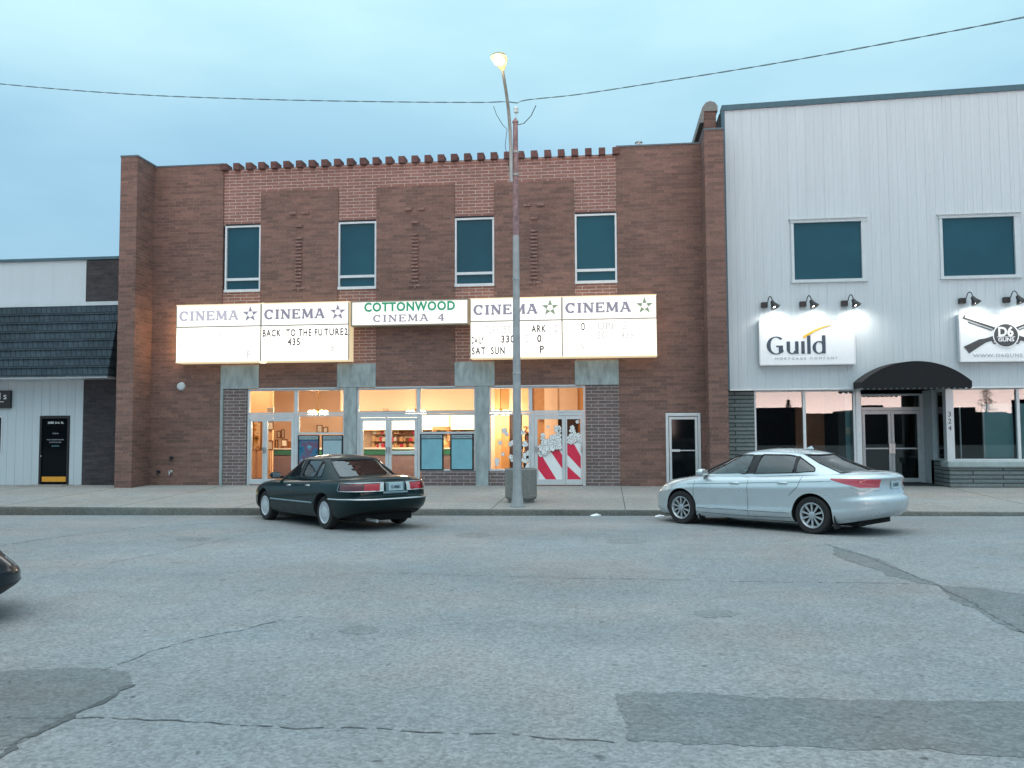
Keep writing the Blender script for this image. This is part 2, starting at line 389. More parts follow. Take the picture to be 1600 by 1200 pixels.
for i_, (px_, py_, a_, b_, l_) in enumerate(((742, 836, 26, 4, 'faint dark oil stain on the road between the two cars'), (980, 846, 34, 4, 'faint dark oil stain on the road in front of the silver car'), (300, 842, 30, 4, 'faint dark oil stain on the road left of the dark car'), (560, 985, 30, 7, 'faint dark stain in the middle of the road'), (1120, 960, 36, 7, 'faint dark stain on the road below the silver car'))):
    ground_sheet('oil_stain', [(px_+a_*math.cos(k*.5236), py_+b_*math.sin(k*.5236)) for k in range(12)], M_stain, .0022, l_, jit=.03, seed=20+i_)
ground_sheet('road_patch', [(1470, 915), (1530, 918), (1640, 935), (1660, 1010), (1560, 975), (1500, 940)], M_patch, .0025, 'dark repair spreading to the right edge of the road', seed=4)
ground_sheet('road_patch', [(-60, 1052), (60, 1046), (150, 1046), (195, 1052), (205, 1072), (150, 1100), (60, 1146), (10, 1165), (-60, 1220)], M_patch, .0025, 'dark triangular asphalt patch at the left of the road', jit=.02, seed=5)
ground_line('road_crack', [(-40, 1225), (30, 1160), (100, 1125), (160, 1095), (205, 1070)], .07, M_crack, .0045, 'dark ragged edge of the triangular patch', 5)
ground_line('road_crack', [(10, 1122), (150, 1122), (260, 1127), (340, 1132), (450, 1137), (600, 1141), (760, 1148), (960, 1158)], .020, M_crack, .0035, 'long thin crack across the near roadway', 6, .12)
ground_line('road_crack', [(160, 1048), (220, 1022), (300, 998), (380, 984), (470, 962)], .016, M_crack, .0035, 'thin crack running out of the triangular patch', 7, .15)
ground_line('road_crack', [(-20, 855), (60, 843), (140, 833), (230, 824), (330, 818)], .045, M_seal, .003, 'faint sealed seam near the left kerb', 8, .25)
ground_line('road_crack', [(170, 880), (260, 862), (340, 845), (420, 828)], .03, M_seal, .003, 'faint seam running up to the dark car', 9, .2)
ground_line('road_crack', [(560, 895), (760, 900), (980, 905), (1230, 910), (1420, 912)], .02, M_seal, .003, 'faint straight seam across the middle of the road', 10, .2)
ground_line('road_crack', [(1290, 850), (1370, 876), (1470, 915), (1540, 955), (1620, 1000)], .03, M_crack, .0045, 'dark edge along the wedge shaped repair', 11, .2)

# ---------------------------------------------------------------- cinema building
Y0 = 25.2
WX = [(-11.97, -10.78), (-8.27, -7.04), (-4.58, -3.35), (-.90, .37)]        # upper window bays
ZT = 10.16
STW = [(-11.17, -8.03), (-7.65, -3.94), (-3.55, -.63)]                       # shop fronts
cine = thing('brick_cinema', 'two storey brown brick cinema with a lit marquee across its front', 'building', (-5.8, Y0, 0))
def cinema():
    w = MB()
    w.box(-14.35, -12.03, Y0, 25.6, -.3, ZT); w.box(.37, 1.72, Y0, 25.6, -.3, ZT+.03); w.box(2.75, 3.0, Y0, 25.6, -.3, ZT+.03); w.box(1.72, 2.75, Y0, 25.6, 2.17, ZT+.03)
    for a, b in ((-10.78, -8.27), (-7.04, -4.58), (-3.35, -.90)): w.box(a, b, Y0, 25.5, 3.02, 9.24)
    w.build('wall', M_field, cine)
    a = MB(); a.box(-12.03, .37, 25.243, 25.6, 9.24, 10.0)
    for x0, x1 in WX:
        a.box(x0-.06 if x0 < -11 else x0, x1, 25.243, 25.6, 8.2, 9.24); a.box(x0-.06 if x0 < -11 else x0, x1, 25.243, 25.6, 3.74, 6.1)
    a.build('header_wall', M_accent, cine, None)
    for x0, x1, z1 in ((-11.93, -11.19, 3.0), (-.62, .37, 3.0), (-9.53, -8.03, .44), (-5.62, -3.94, .44), (-3.55, -2.3, .44)):
        i = MB(); i.box(x0, x1, 25.21 if z1 > 1 else 25.22, 25.5, -.2, z1); i.build('infill_wall', M_infill, cine)
    for n, (x0, x1, y0, y1, zt) in enumerate(((-14.90, -14.352, 24.2, 25.62, 10.2), (2.885, 3.42, 24.25, 25.62, 10.26))):
        p = MB(); p.box(x0, x1, y0, y1, -.3, zt); q = p.build('wing_wall', M_field, cine)
        c = MB(); c.box(x0-.015, x1+.015, y0-.015, y1, zt, zt+.05); c.build('coping', M_coping, q)
    for x0, x1, z in ((-14.35, -12.03, ZT), (.37, 2.88, ZT+.03)):
        c = MB(); c.box(x0, x1, Y0-.02, 25.62, z, z+.045); c.build('coping', M_coping, cine)
    base = None
    for k in range(31):
        x = -11.98+k*.4115
        if base is None:
            b = MB(); b.box(-.1, .1, 25.08, 25.5, 9.955, 10.165, b=.006); 
            b.v = [(p[0]+x, p[1], p[2]) for p in b.v]; base = b.build('cornice_block', M_cornice, cine); x0 = x
        else:
            o = base.copy(); COL.objects.link(o); o.parent = cine; o.location.x = x-x0
    for cx in (-9.52, -5.81, -2.13):
        r = MB()
        for k in range(14): r.box(cx-.10, cx+.10, Y0-.06, Y0+.01, 6.24+k*.111, 6.24+k*.111+.055)
        r.box(cx-.21, cx+.21, Y0-.03, Y0+.01, 6.1, 6.16); r.box(cx-.02, cx+.02, Y0-.034, Y0+.01, 6.03, 6.2)
        r.build('brick_relief', M_relief, cine)
        for a, b, z0, z1 in ((-.09, .11, 8.06, 8.13), (-.31, -.1, 8.47, 8.55), (.1, .31, 8.47, 8.55)):
            r = MB(); r.box(cx+a, cx+b, Y0-.065, Y0+.01, z0, z1); r.build('brick_relief', M_relief, cine)
    for x0, x1 in WX:
        z0, z1 = 6.1, 8.19; f = MB()
        f.box(x0+.005, x0+.06, 25.23, 25.4, z0, z1); f.box(x1-.06, x1-.005, 25.23, 25.4, z0, z1); f.box(x0+.06, x1-.06, 25.232, 25.4, z1-.06, z1); f.box(x0-.0, x1-.0, 25.19, 25.4, z0-.04, z0+.045)
        f.box(x0+.06, x1-.06, 25.235, 25.38, 6.43, 6.51)
        w = f.build('window', M_white, cine)
        p = MB(); p.box(x0+.05, x1-.05, 25.31, 25.33, z0+.04, z1-.05); p.build('pane', M_tealglass, w)
        d = MB(); d.box(x0+.02, x1-.02, 25.215, 25.3, z1+.004, z1+.05); d.build('lintel', M_dark, w)
    for x0, x1, s0, s1 in ((-12.03, -10.78, -12.03, -11.94), (-8.27, -7.04, -8.03, -7.65), (-4.58, -3.35, -3.94, -3.55), (-.93, .38, None, None)):
        c = MB(); c.box(x0, x1, 25.17, 25.5, 3.0, 3.735, b=.012)
        if s0: c.box(s0, s1, 25.175, 25.5, -.25, 2.998, b=.01)
        c.build('concrete_pier', M_conc, cine)
    for a, b in ((-10.78, -8.27), (-7.04, -4.58), (-3.35, -.93)):
        l = MB(); l.box(a, b, 25.16, 25.5, 2.985, 3.016); l.build('lintel', M_white, cine)
    # roof, hidden side and back walls, lobby shell
    s = MB(); s.box(-14.6, 3.1, 25.62, 40, 9.3, 9.45); s.box(-14.9, -14.6, 25.62, 40, -.3, 9.9); s.box(3.0, 3.3, 25.62, 40, -.3, 9.9); s.box(-14.9, 3.3, 40, 40.3, -.3, 9.9)
    s.box(-11.9, .37, 25.5, 25.6, 3.02, 9.24); s.build('roof', M_darkbrick, cine)
cinema_done = False
M_relief = mat('relief_brick', (.24, .145, .125), .85, var=.3, scale=8)
M_cornice = brick('cornice_brick', (.17, .085, .075), (.14, .07, .065), (.15, .1, .09), ms=.004, var=.2)
cinema()
# lobby
M_peach = mat('peach_wall', (.80, .58, .41), .7, var=.04, scale=1)
M_ceil = mat('cream_ceiling', (.80, .58, .41), .8, var=.04, scale=.8)
M_orange = mat('orange_panel', (.74, .42, .18), .5, var=.08, scale=2)
M_wood = mat('brown_wood', (.20, .075, .02), .5, var=.2, scale=5)
M_floor = mat('lobby_carpet', (.16, .10, .09), .9, var=.25, scale=12)
M_green = mat('green_laminate', (.03, .16, .09), .35, var=.1)
M_counter = mat('counter_mauve', (.22, .15, .15), .5, var=.1)
M_white2 = mat('warm_white_paint', (.8, .74, .62), .5, var=.04)
YB = 32.6
def lobby():
    def part(n, m, *b):
        w = MB(); w.box(*b); return w.build(n, m, cine)
    part('back_wall', M_peach, -14.2, .4, YB, YB+.1, 0, 3.9)
    part('side_wall', M_orange, -14.3, -14.2, 25.62, YB, 0, 3.9); part('side_wall', M_orange, .38, .5, 25.45, YB, 0, 3.9)
    w = MB(); w.box(-14.2, .38, 25.62, YB, 3.75, 3.86); w.box(-9.9, -4.1, 30.6, YB, 2.42, 3.75); w.build('ceiling', M_ceil, cine)
    part('lobby_floor', M_floor, -14.2, .38, 25.3, YB, -.08, .012)
    dd = mat('dark_doorway', (.03, .012, .008), .7); mid = mat('brown_panel', (.40, .20, .08), .5, var=.1)
    # wall piers, panels and dark doorways to the screens at the right
    for i, (a, b, m, z) in enumerate(((764, 773, M_peach, 3.74), (773, 783, M_orange, 3.74), (783, 796, M_wood2, 3.74), (796, 816, dd, 2.25), (816, 832, M_peach2, 3.74), (832, 851, mid, 3.74), (851, 872, M_peach, 3.74), (872, 881, dd, 2.3), (881, 903, dd, 2.25), (903, 918, M_orange, 3.74))):
        Y = 30+(.07 if i % 2 else 0); part('doorway' if m is dd else 'partition', m, fx(a, Y), fx(b, Y), Y, Y+.1, .012, z)
    part('partition', M_peach, fx(796, 30), fx(816, 30), 30.02, 30.1, 2.26, 3.74); part('partition', M_peach, fx(872, 30), fx(903, 30), 30.03, 30.1, 2.31, 3.74)
    X = fx(821, 29.98); t = MB(); t.text('2', X, at(821, 676, 29.98)[1], .34, 29.975, 29.99, align='CENTER', bold=.006); t.build('screen_number', M_wood, cine)
    for a, b, z0, z1 in ((842, 849, 1.95, 2.05), (843, 850, 1.2, 1.32)): part('notice', M_wood, fx(a, 29.95), fx(b, 29.95), 29.99, 30.0, z0, z1)
    # left: wainscot panels on a short cross wall
    part('partition', M_peach2, -14.2, -11.62, 28.36, 28.46, .012, 3.74)
    for k in range(4):
        w = MB(); w.box(-13.8+k*.55, -13.3+k*.55, 28.3, 28.36, .03, 1.0, b=.02); w.build('wainscot_panel', M_orange, cine)
M_wood2 = mat('tan_wood', (.48, .24, .08), .5, var=.1, scale=3)
M_peach2 = mat('orange_peach_wall', (.80, .50, .26), .6, var=.05, scale=2)
lobby()
def shopfront():
    zt = 2.985
    def bar(f, x0, x1, z0, z1, y0=25.26, y1=25.36): f.box(x0, x1, y0, y1, z0, z1)
    def win(x0, x1, z0, z1, bars=(), panes=None, name='shop_window'):
        f = MB(); t = .055
        bar(f, x0, x0+t, z0, z1); bar(f, x1-t, x1, z0, z1); bar(f, x0+t, x1-t, z1-t, z1); bar(f, x0+t, x1-t, z0, z0+t)
        for k in bars: bar(f, x0+t, x1-t, k-.03, k+.03, 25.255, 25.355)
        o = f.build(name, M_white, cine)
        zs = [z0+t]+list(bars)+[z1-t]
        for a, b in zip(zs, zs[1:]):
            p = MB(); p.box(x0+t-.01, x1-t+.01, 25.305, 25.313, a+(.025 if a != z0+t else -.01), b-(.025 if b != z1-t else -.01)); p.build('pane', M_shop, o)
        return o
    def door(x0, x1, z0, z1, mid=None, name='glass_door', side=1, sw=.09):
        f = MB(); bar(f, x0, x0+sw, z0, z1); bar(f, x1-sw, x1, z0, z1); bar(f, x0+sw, x1-sw, z1-.1, z1); bar(f, x0+sw, x1-sw, z0, z0+.16)
        if mid: bar(f, x0+sw, x1-sw, mid-.05, mid+.05, 25.25, 25.35)
        o = f.build(name, M_white, cine)
        p = MB(); p.box(x0+sw-.01, x1-sw+.01, 25.305, 25.313, z0+.15, z1-.09); p.build('pane', M_shop, o)
        h = MB(); hx = x1-sw/2 if side > 0 else x0+sw/2
        h.box(hx-.015, hx+.015, 25.2, 25.26, 1.0, 1.18, b=.006); h.build('handle', M_steel, o)
        return o
    # bay 1
    win(-11.17, -9.60, 2.2, zt); win(-9.60, -8.03, 2.2, zt)
    win(-9.55, -8.03, .44, 2.18, (1.60,))
    f = MB(); bar(f, -11.17, -11.1, .0, 2.19); bar(f, -9.64, -9.56, 0, 2.19); bar(f, -11.1, -9.64, 2.09, 2.19, 25.25); f.build('door_frame', M_white, cine)
    door(-11.09, -10.62, .03, 2.08, sw=.05, name='sidelight'); door(-10.61, -9.65, .03, 2.08, side=-1)
    # bay 2
    win(-7.65, -5.72, 2.2, zt); win(-5.72, -3.94, 2.2, zt); win(-5.66, -3.94, .44, 2.18, (1.60,))
    f = MB(); bar(f, -7.65, -7.56, 0, 2.19); bar(f, -5.74, -5.67, 0, 2.19); bar(f, -7.56, -5.74, 2.08, 2.19, 25.25); f.build('door_frame', M_white, cine)
    door(-7.55, -6.66, .03, 2.07, side=1); door(-6.65, -5.75, .03, 2.07, mid=1.0, side=-1)
    t = MB(); t.text('320', -6.75, 2.265, .13, 25.298, 25.302, align='CENTER'); t.build('street_number', M_black, cine)
    # bay 3
    win(-3.55, -2.28, 2.2, zt); win(-2.28, -.63, 2.2, zt); win(-3.55, -2.28, .44, 2.18)
    f = MB(); bar(f, -2.27, -2.17, 0, 2.19); bar(f, -.72, -.63, 0, 2.19); bar(f, -2.17, -.72, 2.1, 2.19, 25.25); f.build('door_frame', M_white, cine)
    door(-2.16, -1.24, .03, 2.09, side=-1); door(-1.23, -.73, .03, 2.09, sw=.05, name='sidelight')
    # emergency door at the right
    f = MB(); f.box(1.73, 1.81, 25.18, 25.4, 0, 2.15); f.box(2.66, 2.74, 25.18, 25.4, 0, 2.15); f.box(1.81, 2.66, 25.182, 25.4, 2.06, 2.15)
    f.box(1.83, 1.90, 25.22, 25.28, .03, 2.04); f.box(2.58, 2.65, 25.22, 25.28, .03, 2.04); f.box(1.90, 2.58, 25.221, 25.28, 1.96, 2.04); f.box(1.90, 2.58, 25.221, 25.28, .03, .2)
    f.box(1.9, 2.58, 25.215, 25.27, 1.03, 1.06); f.box(1.9, 2.14, 25.2, 25.26, 1.01, 1.08); f.box(1.84, 1.88, 25.19, 25.24, .85, 1.1)
    d = f.build('side_door', M_white, cine)
    p = MB(); p.box(1.89, 2.59, 25.25, 25.258, .19, 1.97); p.build('pane', M_darkpane, d)
    p = MB(); p.box(1.8, 2.7, 25.5, 25.6, 0, 2.1); p.build('door_void', M_dark, cine)
M_steel = mat('brushed_steel', (.5, .52, .53), .3, metal=.8)
M_darkpane = mat('black_door_glass', (.004, .006, .008), .05, var=.05, spec=.12)
shopfront()

# popcorn decals stuck on the glass of bay 3 (bag stripes, piled corn and loose kernels)
M_red = mat('red_vinyl', (.72, .025, .075), .4, var=.05); M_wv = mat('white_vinyl', (.82, .84, .84), .4, var=.03); M_ink = mat('black_ink', (.015, .015, .02), .5)
def clip(poly, x0, x1, z0, z1):
    def cut(P, f, g):
        o = []
        for i, p in enumerate(P):
            q = P[(i+1) % len(P)]; a, b = f(p), f(q)
            if a >= 0: o.append(p)
            if a*b < 0: t = a/(a-b); o.append((p[0]+(q[0]-p[0])*t, p[1]+(q[1]-p[1])*t))
        return o
    for f in (lambda p: p[0]-x0, lambda p: x1-p[0], lambda p: p[1]-z0, lambda p: z1-p[1]):
        if len(poly) < 3: return []
        poly = cut(poly, f, None)
    return poly
YD = 25.296
def popcorn():
    A = lambda x, y: at(x, y, Y0)
    kern = random.Random(4)
    def kernel(mb, cx, cz, r, y=YD):
        n = 26; ph = kern.uniform(0, 6); lob = kern.choice((3, 4, 4))
        R_ = lambda a: abs(math.cos((lob*a+ph)/2))**.5*.42+.72
        for e, dy, mi in ((1.06, 0, 1), (.98, -.001, 0)):
            mb.poly([(cx+r*e*R_(a)*math.cos(a), cz+r*e*R_(a)*math.sin(a)) for a in [2*math.pi*k/n for k in range(n)]], y-.0008+dy, y+.0004+dy, mi)
        for q in range(2):
            a = kern.uniform(0, 6.28); px, pz = cx+r*.3*math.cos(a), cz+r*.3*math.sin(a)
            e = (px+r*.4*math.cos(a+1.3), pz+r*.4*math.sin(a+1.3)); d = Vector((e[0]-px, e[1]-pz)).normalized()*.006
            mb.poly([(px-d.y, pz+d.x), (px+d.y, pz-d.x), (e[0]+d.y, e[1]-d.x), (e[0]-d.y, e[1]+d.x)], y-.0030, y-.0021, 1)
    # glass limits of door and sidelight
    for x0, x1, red, white, pile in (
        (-2.06, -1.335, [[(838, 712), (846, 711), (851, 720), (872, 754), (858, 757), (838, 730)], [(859, 704), (864, 700), (871, 699), (882, 718), (882, 738)]],
         [[(838, 712), (847, 711), (852, 706), (858, 706), (866, 700), (876, 696), (884, 692), (884, 760), (836, 760)]],
         [(840, 706, 8), (846, 700, 9), (852, 694, 9), (858, 692, 9), (864, 688, 8), (870, 684, 8), (873, 690, 9), (868, 694, 9), (860, 699, 8), (850, 703, 8), (874, 697, 6)]),
        (-1.18, -.78, [[(884, 692), (892, 692), (898, 696), (912, 722), (912, 738), (884, 708)], [(884, 726), (912, 752), (912, 757), (893, 757), (884, 748)]],
         [[(884, 692), (896, 694), (902, 690), (912, 688), (912, 760), (884, 760)]],
         [(890, 687, 7), (896, 681, 7), (901, 684, 7), (907, 682, 6), (893, 690, 5), (906, 687, 4)])):
        z0, z1 = .16, 1.98; mb = MB()
        for w in white:
            q = clip([A(*p) for p in w], x0, x1, z0, z1)
            if len(q) > 2: mb.poly(q, YD, YD+.0015, 0)
        for w in red:
            q = clip([A(*p) for p in w], x0, x1, z0, z1)
            if len(q) > 2: mb.poly(q, YD-.0012, YD-.0002, 2)
        for i, (px, py, r) in enumerate(pile):
            c = A(px, py)
            for q in range(3):
                a = 2.1*q+i; rr = r/58*.62; cx = c[0]+r/58*.5*math.cos(a); kernel(mb, min(max(cx, x0+rr), x1-rr), c[1]+r/58*.5*math.sin(a), rr, YD-.003-.0016*(3*i+q))
        mb.build('bag_decal', [M_wv, M_ink, M_red], cine)
    loose = [(787, 673, 4.5), (791, 678, 3.5), (781, 692, 3.6), (797, 694, 4), (800, 692, 4), (785, 710, 3), (776, 720, 4.5), (776, 726, 3), (798, 714, 4), (800, 718, 4), (816, 676, 4), (820, 694, 5), (827, 667, 2.6), (822, 712, 6), (827, 708, 5), (820, 718, 6), (826, 716, 5),
             (848, 680, 4), (847, 685, 3.5), (856, 667, 2.5), (870, 672, 4.5), (873, 669, 4), (869, 668, 3.6), (874, 674, 3), (894, 668, 3.8), (892, 673, 3.2), (896, 673, 3), (902, 659, 3)]
    for i, (px, py, r) in enumerate(loose):
        c = A(px, py); mb = MB(); kernel(mb, c[0], c[1], r/58, YD-.001-.003*(i % 3)); mb.build('popcorn_decal', [M_wv, M_ink], cine)
    mb = MB(); q = clip([A(*p) for p in ((818, 735), (822, 726), (828, 720), (836, 716), (836, 736))], -3.5, -2.335, .5, 2.1); mb.poly(q, YD-.012, YD-.011, 0)
    mb.build('bag_decal', [M_wv, M_ink], cine)
popcorn()

# ---------------------------------------------------------------- marquee signs
M_title = emit('lit_title_face', (1, .97, .93), .88, (.3, .3, .3))
M_endglow = emit('added_end_glow', (1, .60, .28), 6.0, (.5, .4, .3))  # glow for the added panel that warms the wing wall
M_frame = mat('bronze_sign_frame', (.36, .30, .22), .45, metal=.4)
M_frame2 = emit('lit_sign_edge', (.95, .76, .46), .62, (.5, .43, .32))
M_l1 = emit('grey_backlit_letter', (.20, .19, .25), .9, (.1, .1, .12))
M_lp = emit('pale_backlit_letter', (.44, .43, .50), .95, (.1, .1, .12))
M_lg = emit('green_backlit_letter', (.01, .19, .10), .8, (.02, .2, .1))
M_lo = emit('olive_backlit_star', (.16, .21, .13), .9, (.1, .15, .1))
M_lt = emit('dark_marquee_letter', (.13, .11, .09), .7, (.05, .05, .05))
M_lf = emit('washed_marquee_letter', (.62, .60, .56), 1.0, (.1, .1, .1))
def glyph(mb, ch, x, z, w, h, t, y, mi):
    """slab serif capital in an x,z box; strokes are laid a hair apart so none share a plane"""
    k = [0]
    def ln(a, b, tt):
        k[0] += 1; yy = y-.0006*k[0]
        p = Vector((x+a[0]*w, z+a[1]*h)); q = Vector((x+b[0]*w, z+b[1]*h)); d = (q-p).normalized(); n = Vector((-d.y, d.x))*tt/2
        mb.poly([tuple(p+n), tuple(q+n), tuple(q-n), tuple(p-n)], yy, y+.004, mi)
    def arc(cx, cz, rx, rz, a0, a1, tt, thin=.6):
        k[0] += 1; yy = y-.0006*k[0]; o = []; i_ = []
        for j in range(25):
            a = R(a0+(a1-a0)*j/24); tw = tt*(thin+(1-thin)*abs(math.cos(a)))/2
            o.append((x+cx*w+(rx*w+tw)*math.cos(a), z+cz*h+(rz*h+tw)*math.sin(a))); i_.append((x+cx*w+(rx*w-tw)*math.cos(a), z+cz*h+(rz*h-tw)*math.sin(a)))
        mb.strip(o, i_, yy, y+.004, mi)
    s = t*.55; S = lambda cx, cz, l=.16: ln((cx-l, cz), (cx+l, cz), s)
    lo, hi = .5*s/h, 1-.5*s/h
    if ch == 'C': arc(.52, .5, .42, .44, 42, 318, t); ln((.86, .62), (.86, .98), s)
    elif ch == 'I': ln((.5, 0), (.5, 1), t); S(.5, lo, .4); S(.5, hi, .4)
    elif ch == 'N': ln((.16, 0), (.16, 1), s*1.1); ln((.84, 0), (.84, 1), s*1.1); ln((.16, .95), (.84, .05), t); S(.16, lo); S(.10, hi); S(.86, hi)
    elif ch == 'E': ln((.22, 0), (.22, 1), t); ln((.05, hi), (.9, hi), s); ln((.05, lo), (.93, lo), s); ln((.22, .52), (.68, .52), s); ln((.9, .76), (.9, 1), s); ln((.93, 0), (.93, .26), s); ln((.68, .4), (.68, .64), s)
    elif ch == 'M': ln((.12, 0), (.17, 1), s*1.1); ln((.86, 0), (.83, 1), t); ln((.17, 1), (.5, .12), t); ln((.83, 1), (.5, .12), s*1.1); S(.12, lo, .11); S(.87, lo, .13); S(.13, hi, .1); S(.87, hi, .1)
    elif ch == 'A': ln((.12, 0), (.48, 1), s*1.1); ln((.88, 0), (.52, 1), t); ln((.28, .34), (.74, .34), s); S(.12, lo, .14); S(.88, lo, .14); S(.42, hi, .13)
    elif ch == '4': ln((.68, 0), (.68, 1), t); ln((.08, .32), (.95, .32), s); ln((.08, .32), (.66, .98), s*1.1); S(.68, lo, .2)
def word(mb, txt, x, z, h, y, mi, t, adv, wid):
    for ch in txt:
        w = wid.get(ch, .8)*h
        if ch != ' ': glyph(mb, ch, x, z, w, h, t, y, mi)
        x += w+adv*h
    return x
GW = {'C': .95, 'I': .5, 'N': 1.0, 'E': .9, 'M': 1.2, 'A': 1.05, '4': .8, ' ': .7}
def star(mb, cx, cz, r, y, mi, digit, mi2):
    pts = [(cx+(r if k % 2 == 0 else r*.42)*math.sin(k*math.pi/5), cz+(r if k % 2 == 0 else r*.42)*math.cos(k*math.pi/5)) for k in range(10)]
    for k in range(5):                             # five pointed ends round a white middle that holds the screen number
        a, b, c = pts[(2*k-1) % 10], pts[2*k], pts[2*k+1]
        ctr = lambda p, f: (cx+(p[0]-cx)*f, cz+(p[1]-cz)*f)
        mb.poly([ctr(a, .95), b, ctr(c, .95)], y-.0006*k, y+.004, mi)
def marquee(x0, x1, n, label, lines, letter, starm, seam_top=False):
    yf = 24.72; z0, zm, z1 = 3.80, 4.91, 5.615
    t = thing('marquee_sign', label, 'sign', ((x0+x1)/2, Y0, z0), 'lit cinema marquee cabinets')
    f = MB(); f.box(x0, x1, yf+.03, Y0, z0, z1); f.box(x0, x1, yf-.01, yf+.03, z0, z0+.035); f.box(x0, x1, yf-.01, yf+.03, z1-.035, z1)
    f.build('cabinet', M_frame2, t)
    f = MB(); f.box(x0, x1, yf-.013, yf+.028, zm-.018, zm+.018)
    f.box(x0, x0+.022, yf-.012, yf+.03, z0+.035, zm-.018); f.box(x1-.022, x1, yf-.012, yf+.03, z0+.035, zm-.018); f.box(x0, x0+.022, yf-.012, yf+.03, zm+.018, z1-.035); f.box(x1-.022, x1, yf-.012, yf+.03, zm+.018, z1-.035)
    f.build('divider', M_frame, t)
    p = MB(); p.box(x0+.022, x1-.022, yf, yf+.02, zm+.018, z1-.035); p.build('title_panel', M_title, t)
    p = MB(); p.box(x0+.022, x1-.022, yf, yf+.02, z0+.035, zm-.018); p.build('listing_panel', M_lit, t)
    if n == 1: p = MB(); p.box(x0-.012, x0-.002, yf+.06, Y0-.06, z0+.06, z1-.06); p.build('added_glow_panel', M_endglow, t)  # unseen glowing panel, added to throw orange light on the wing wall
    h = .30; l = MB(); xs = x0+.11; xe = word(l, 'CINEMA', xs, 5.11, h, yf-.006, 0, .078, .15, GW)
    l.build('title_lettering', letter, t)
    s = MB(); star(s, x1-.35, 5.28, .26, yf-.006, 0, n, 1); s.text(str(n), x1-.35, 5.19, .23, yf-.009, yf-.006, align='CENTER', mi=1, squash=.7)
    s.build('star', [starm, M_lf], t)
    for body, x, z, w, faint in lines:
        d = MB(); d.text(body, x0+x, z, .30, yf-.004, yf-.001, width=w, space=1.2, bold=.012)
        d.build('listing_lettering', M_lf if faint else M_lt, t)
    return t
marquee(-13.28, -10.53, 1, 'leftmost marquee cabinet with faint grey CINEMA lettering and a blank listing', [('11', 1.28, 4.55, .2, True), ('DAILY', .05, 4.27, .4, True), ('11', .9, 4.27, .1, True), ('P', 2.3, 3.93, .14, True)], M_lp, M_l1)
marquee(-10.53, -7.75, 2, 'marquee cabinet listing BACK TO THE FUTURE 2', [('BACK', .05, 4.58, .60, False), ('TO THE FU', .8, 4.58, 1.15, False), ('TURE2', 2.0, 4.58, .75, False), ('DAILY', .1, 4.3, .36, True), ('435', .85, 4.3, .4, False), ('P', 2.2, 4.02, .14, True)], M_l1, M_l1)
marquee(-4.02, -1.275, 3, 'marquee cabinet behind the street lamp, listing SAT SUN times', [('TURBO', .45, 4.56, .55, True), ('SSIC', 1.0, 4.56, .5, True), ('ARK', 1.83, 4.56, .45, False), ('2', 2.5, 4.56, .12, True), ('DAILY', .04, 4.25, .38, False), ('330', .93, 4.27, .4, False), ('C', 1.62, 4.27, .13, True), ('0', 2.0, 4.27, .14, False), ('SAT', .04, 3.93, .42, False), ('SUN', .62, 3.93, .42, False), ('P', 2.08, 3.95, .13, False)], M_l1, M_lo)
marquee(-1.275, 1.49, 4, 'rightmost marquee cabinet with washed out show times', [('O', .55, 4.6, .13, False), ('UPI', 1.05, 4.6, .45, True), ('G', 1.75, 4.6, .13, True), ('DAILY', .04, 4.33, .38, True), ('150', .92, 4.33, .36, True), ('435', 1.72, 4.33, .36, True), ('UN', .4, 4.02, .25, True)], M_l1, M_lo)
def name_sign():
    x0, x1, z0, z1, yf = -7.70, -4.06, 4.84, 5.61, 24.74
    t = thing('name_sign', 'central marquee sign reading COTTONWOOD CINEMA 4 in green and grey', 'sign', ((x0+x1)/2, Y0, z0))
    f = MB(); f.box(x0, x1, yf+.03, Y0, z0, z1); f.box(x0, x1, yf-.01, yf+.03, z0, z0+.04); f.box(x0, x1, yf-.01, yf+.03, z1-.04, z1); f.box(x0, x0+.05, yf-.012, yf+.03, z0+.04, z1-.04); f.box(x1-.05, x1, yf-.012, yf+.03, z0+.04, z1-.04)
    f.build('frame', M_frame, t)
    p = MB(); p.box(x0+.05, x1-.05, yf, yf+.02, z0+.04, z1-.04); p.build('lit_panel', M_title, t)
    l = MB(); l.text('COTTONWOOD', (x0+x1)/2, 5.29, .37, yf-.006, yf-.001, width=2.8, align='CENTER', bold=.014, space=1.12); l.build('green_lettering', M_lg, t)
    g = MB(); word(g, 'CINEMA 4', -7.0, 4.96, .215, yf-.006, 0, .05, .26, {k: v*1.18 for k, v in GW.items()}); g.build('grey_lettering', M_l1, t)
name_sign()
for X, lab in ((-10.53, 'small round spotlight glowing on top of the left marquee seam'),):
    k = MB(); k.lathe([(.02, .0), (.09, .004), (.11, .012), (.08, .022), (.03, .025)], (X, 24.9, 5.617), n=20); o = k.build('seam_lamp', emit('warm_glow', (1, .9, .65), 2.0), loc=(X, 24.9, 5.63)); tag(o, lab, 'lamp')
    k = MB(); k.lathe([(.03, -.026), (.08, -.022), (.11, -.012), (.09, 0)], (X, 24.9, 3.798), n=20); o = k.build('seam_lamp', MATS['warm_glow'], loc=(X, 24.9, 3.74)); tag(o, 'small round spotlight glowing under the left marquee seam', 'lamp')

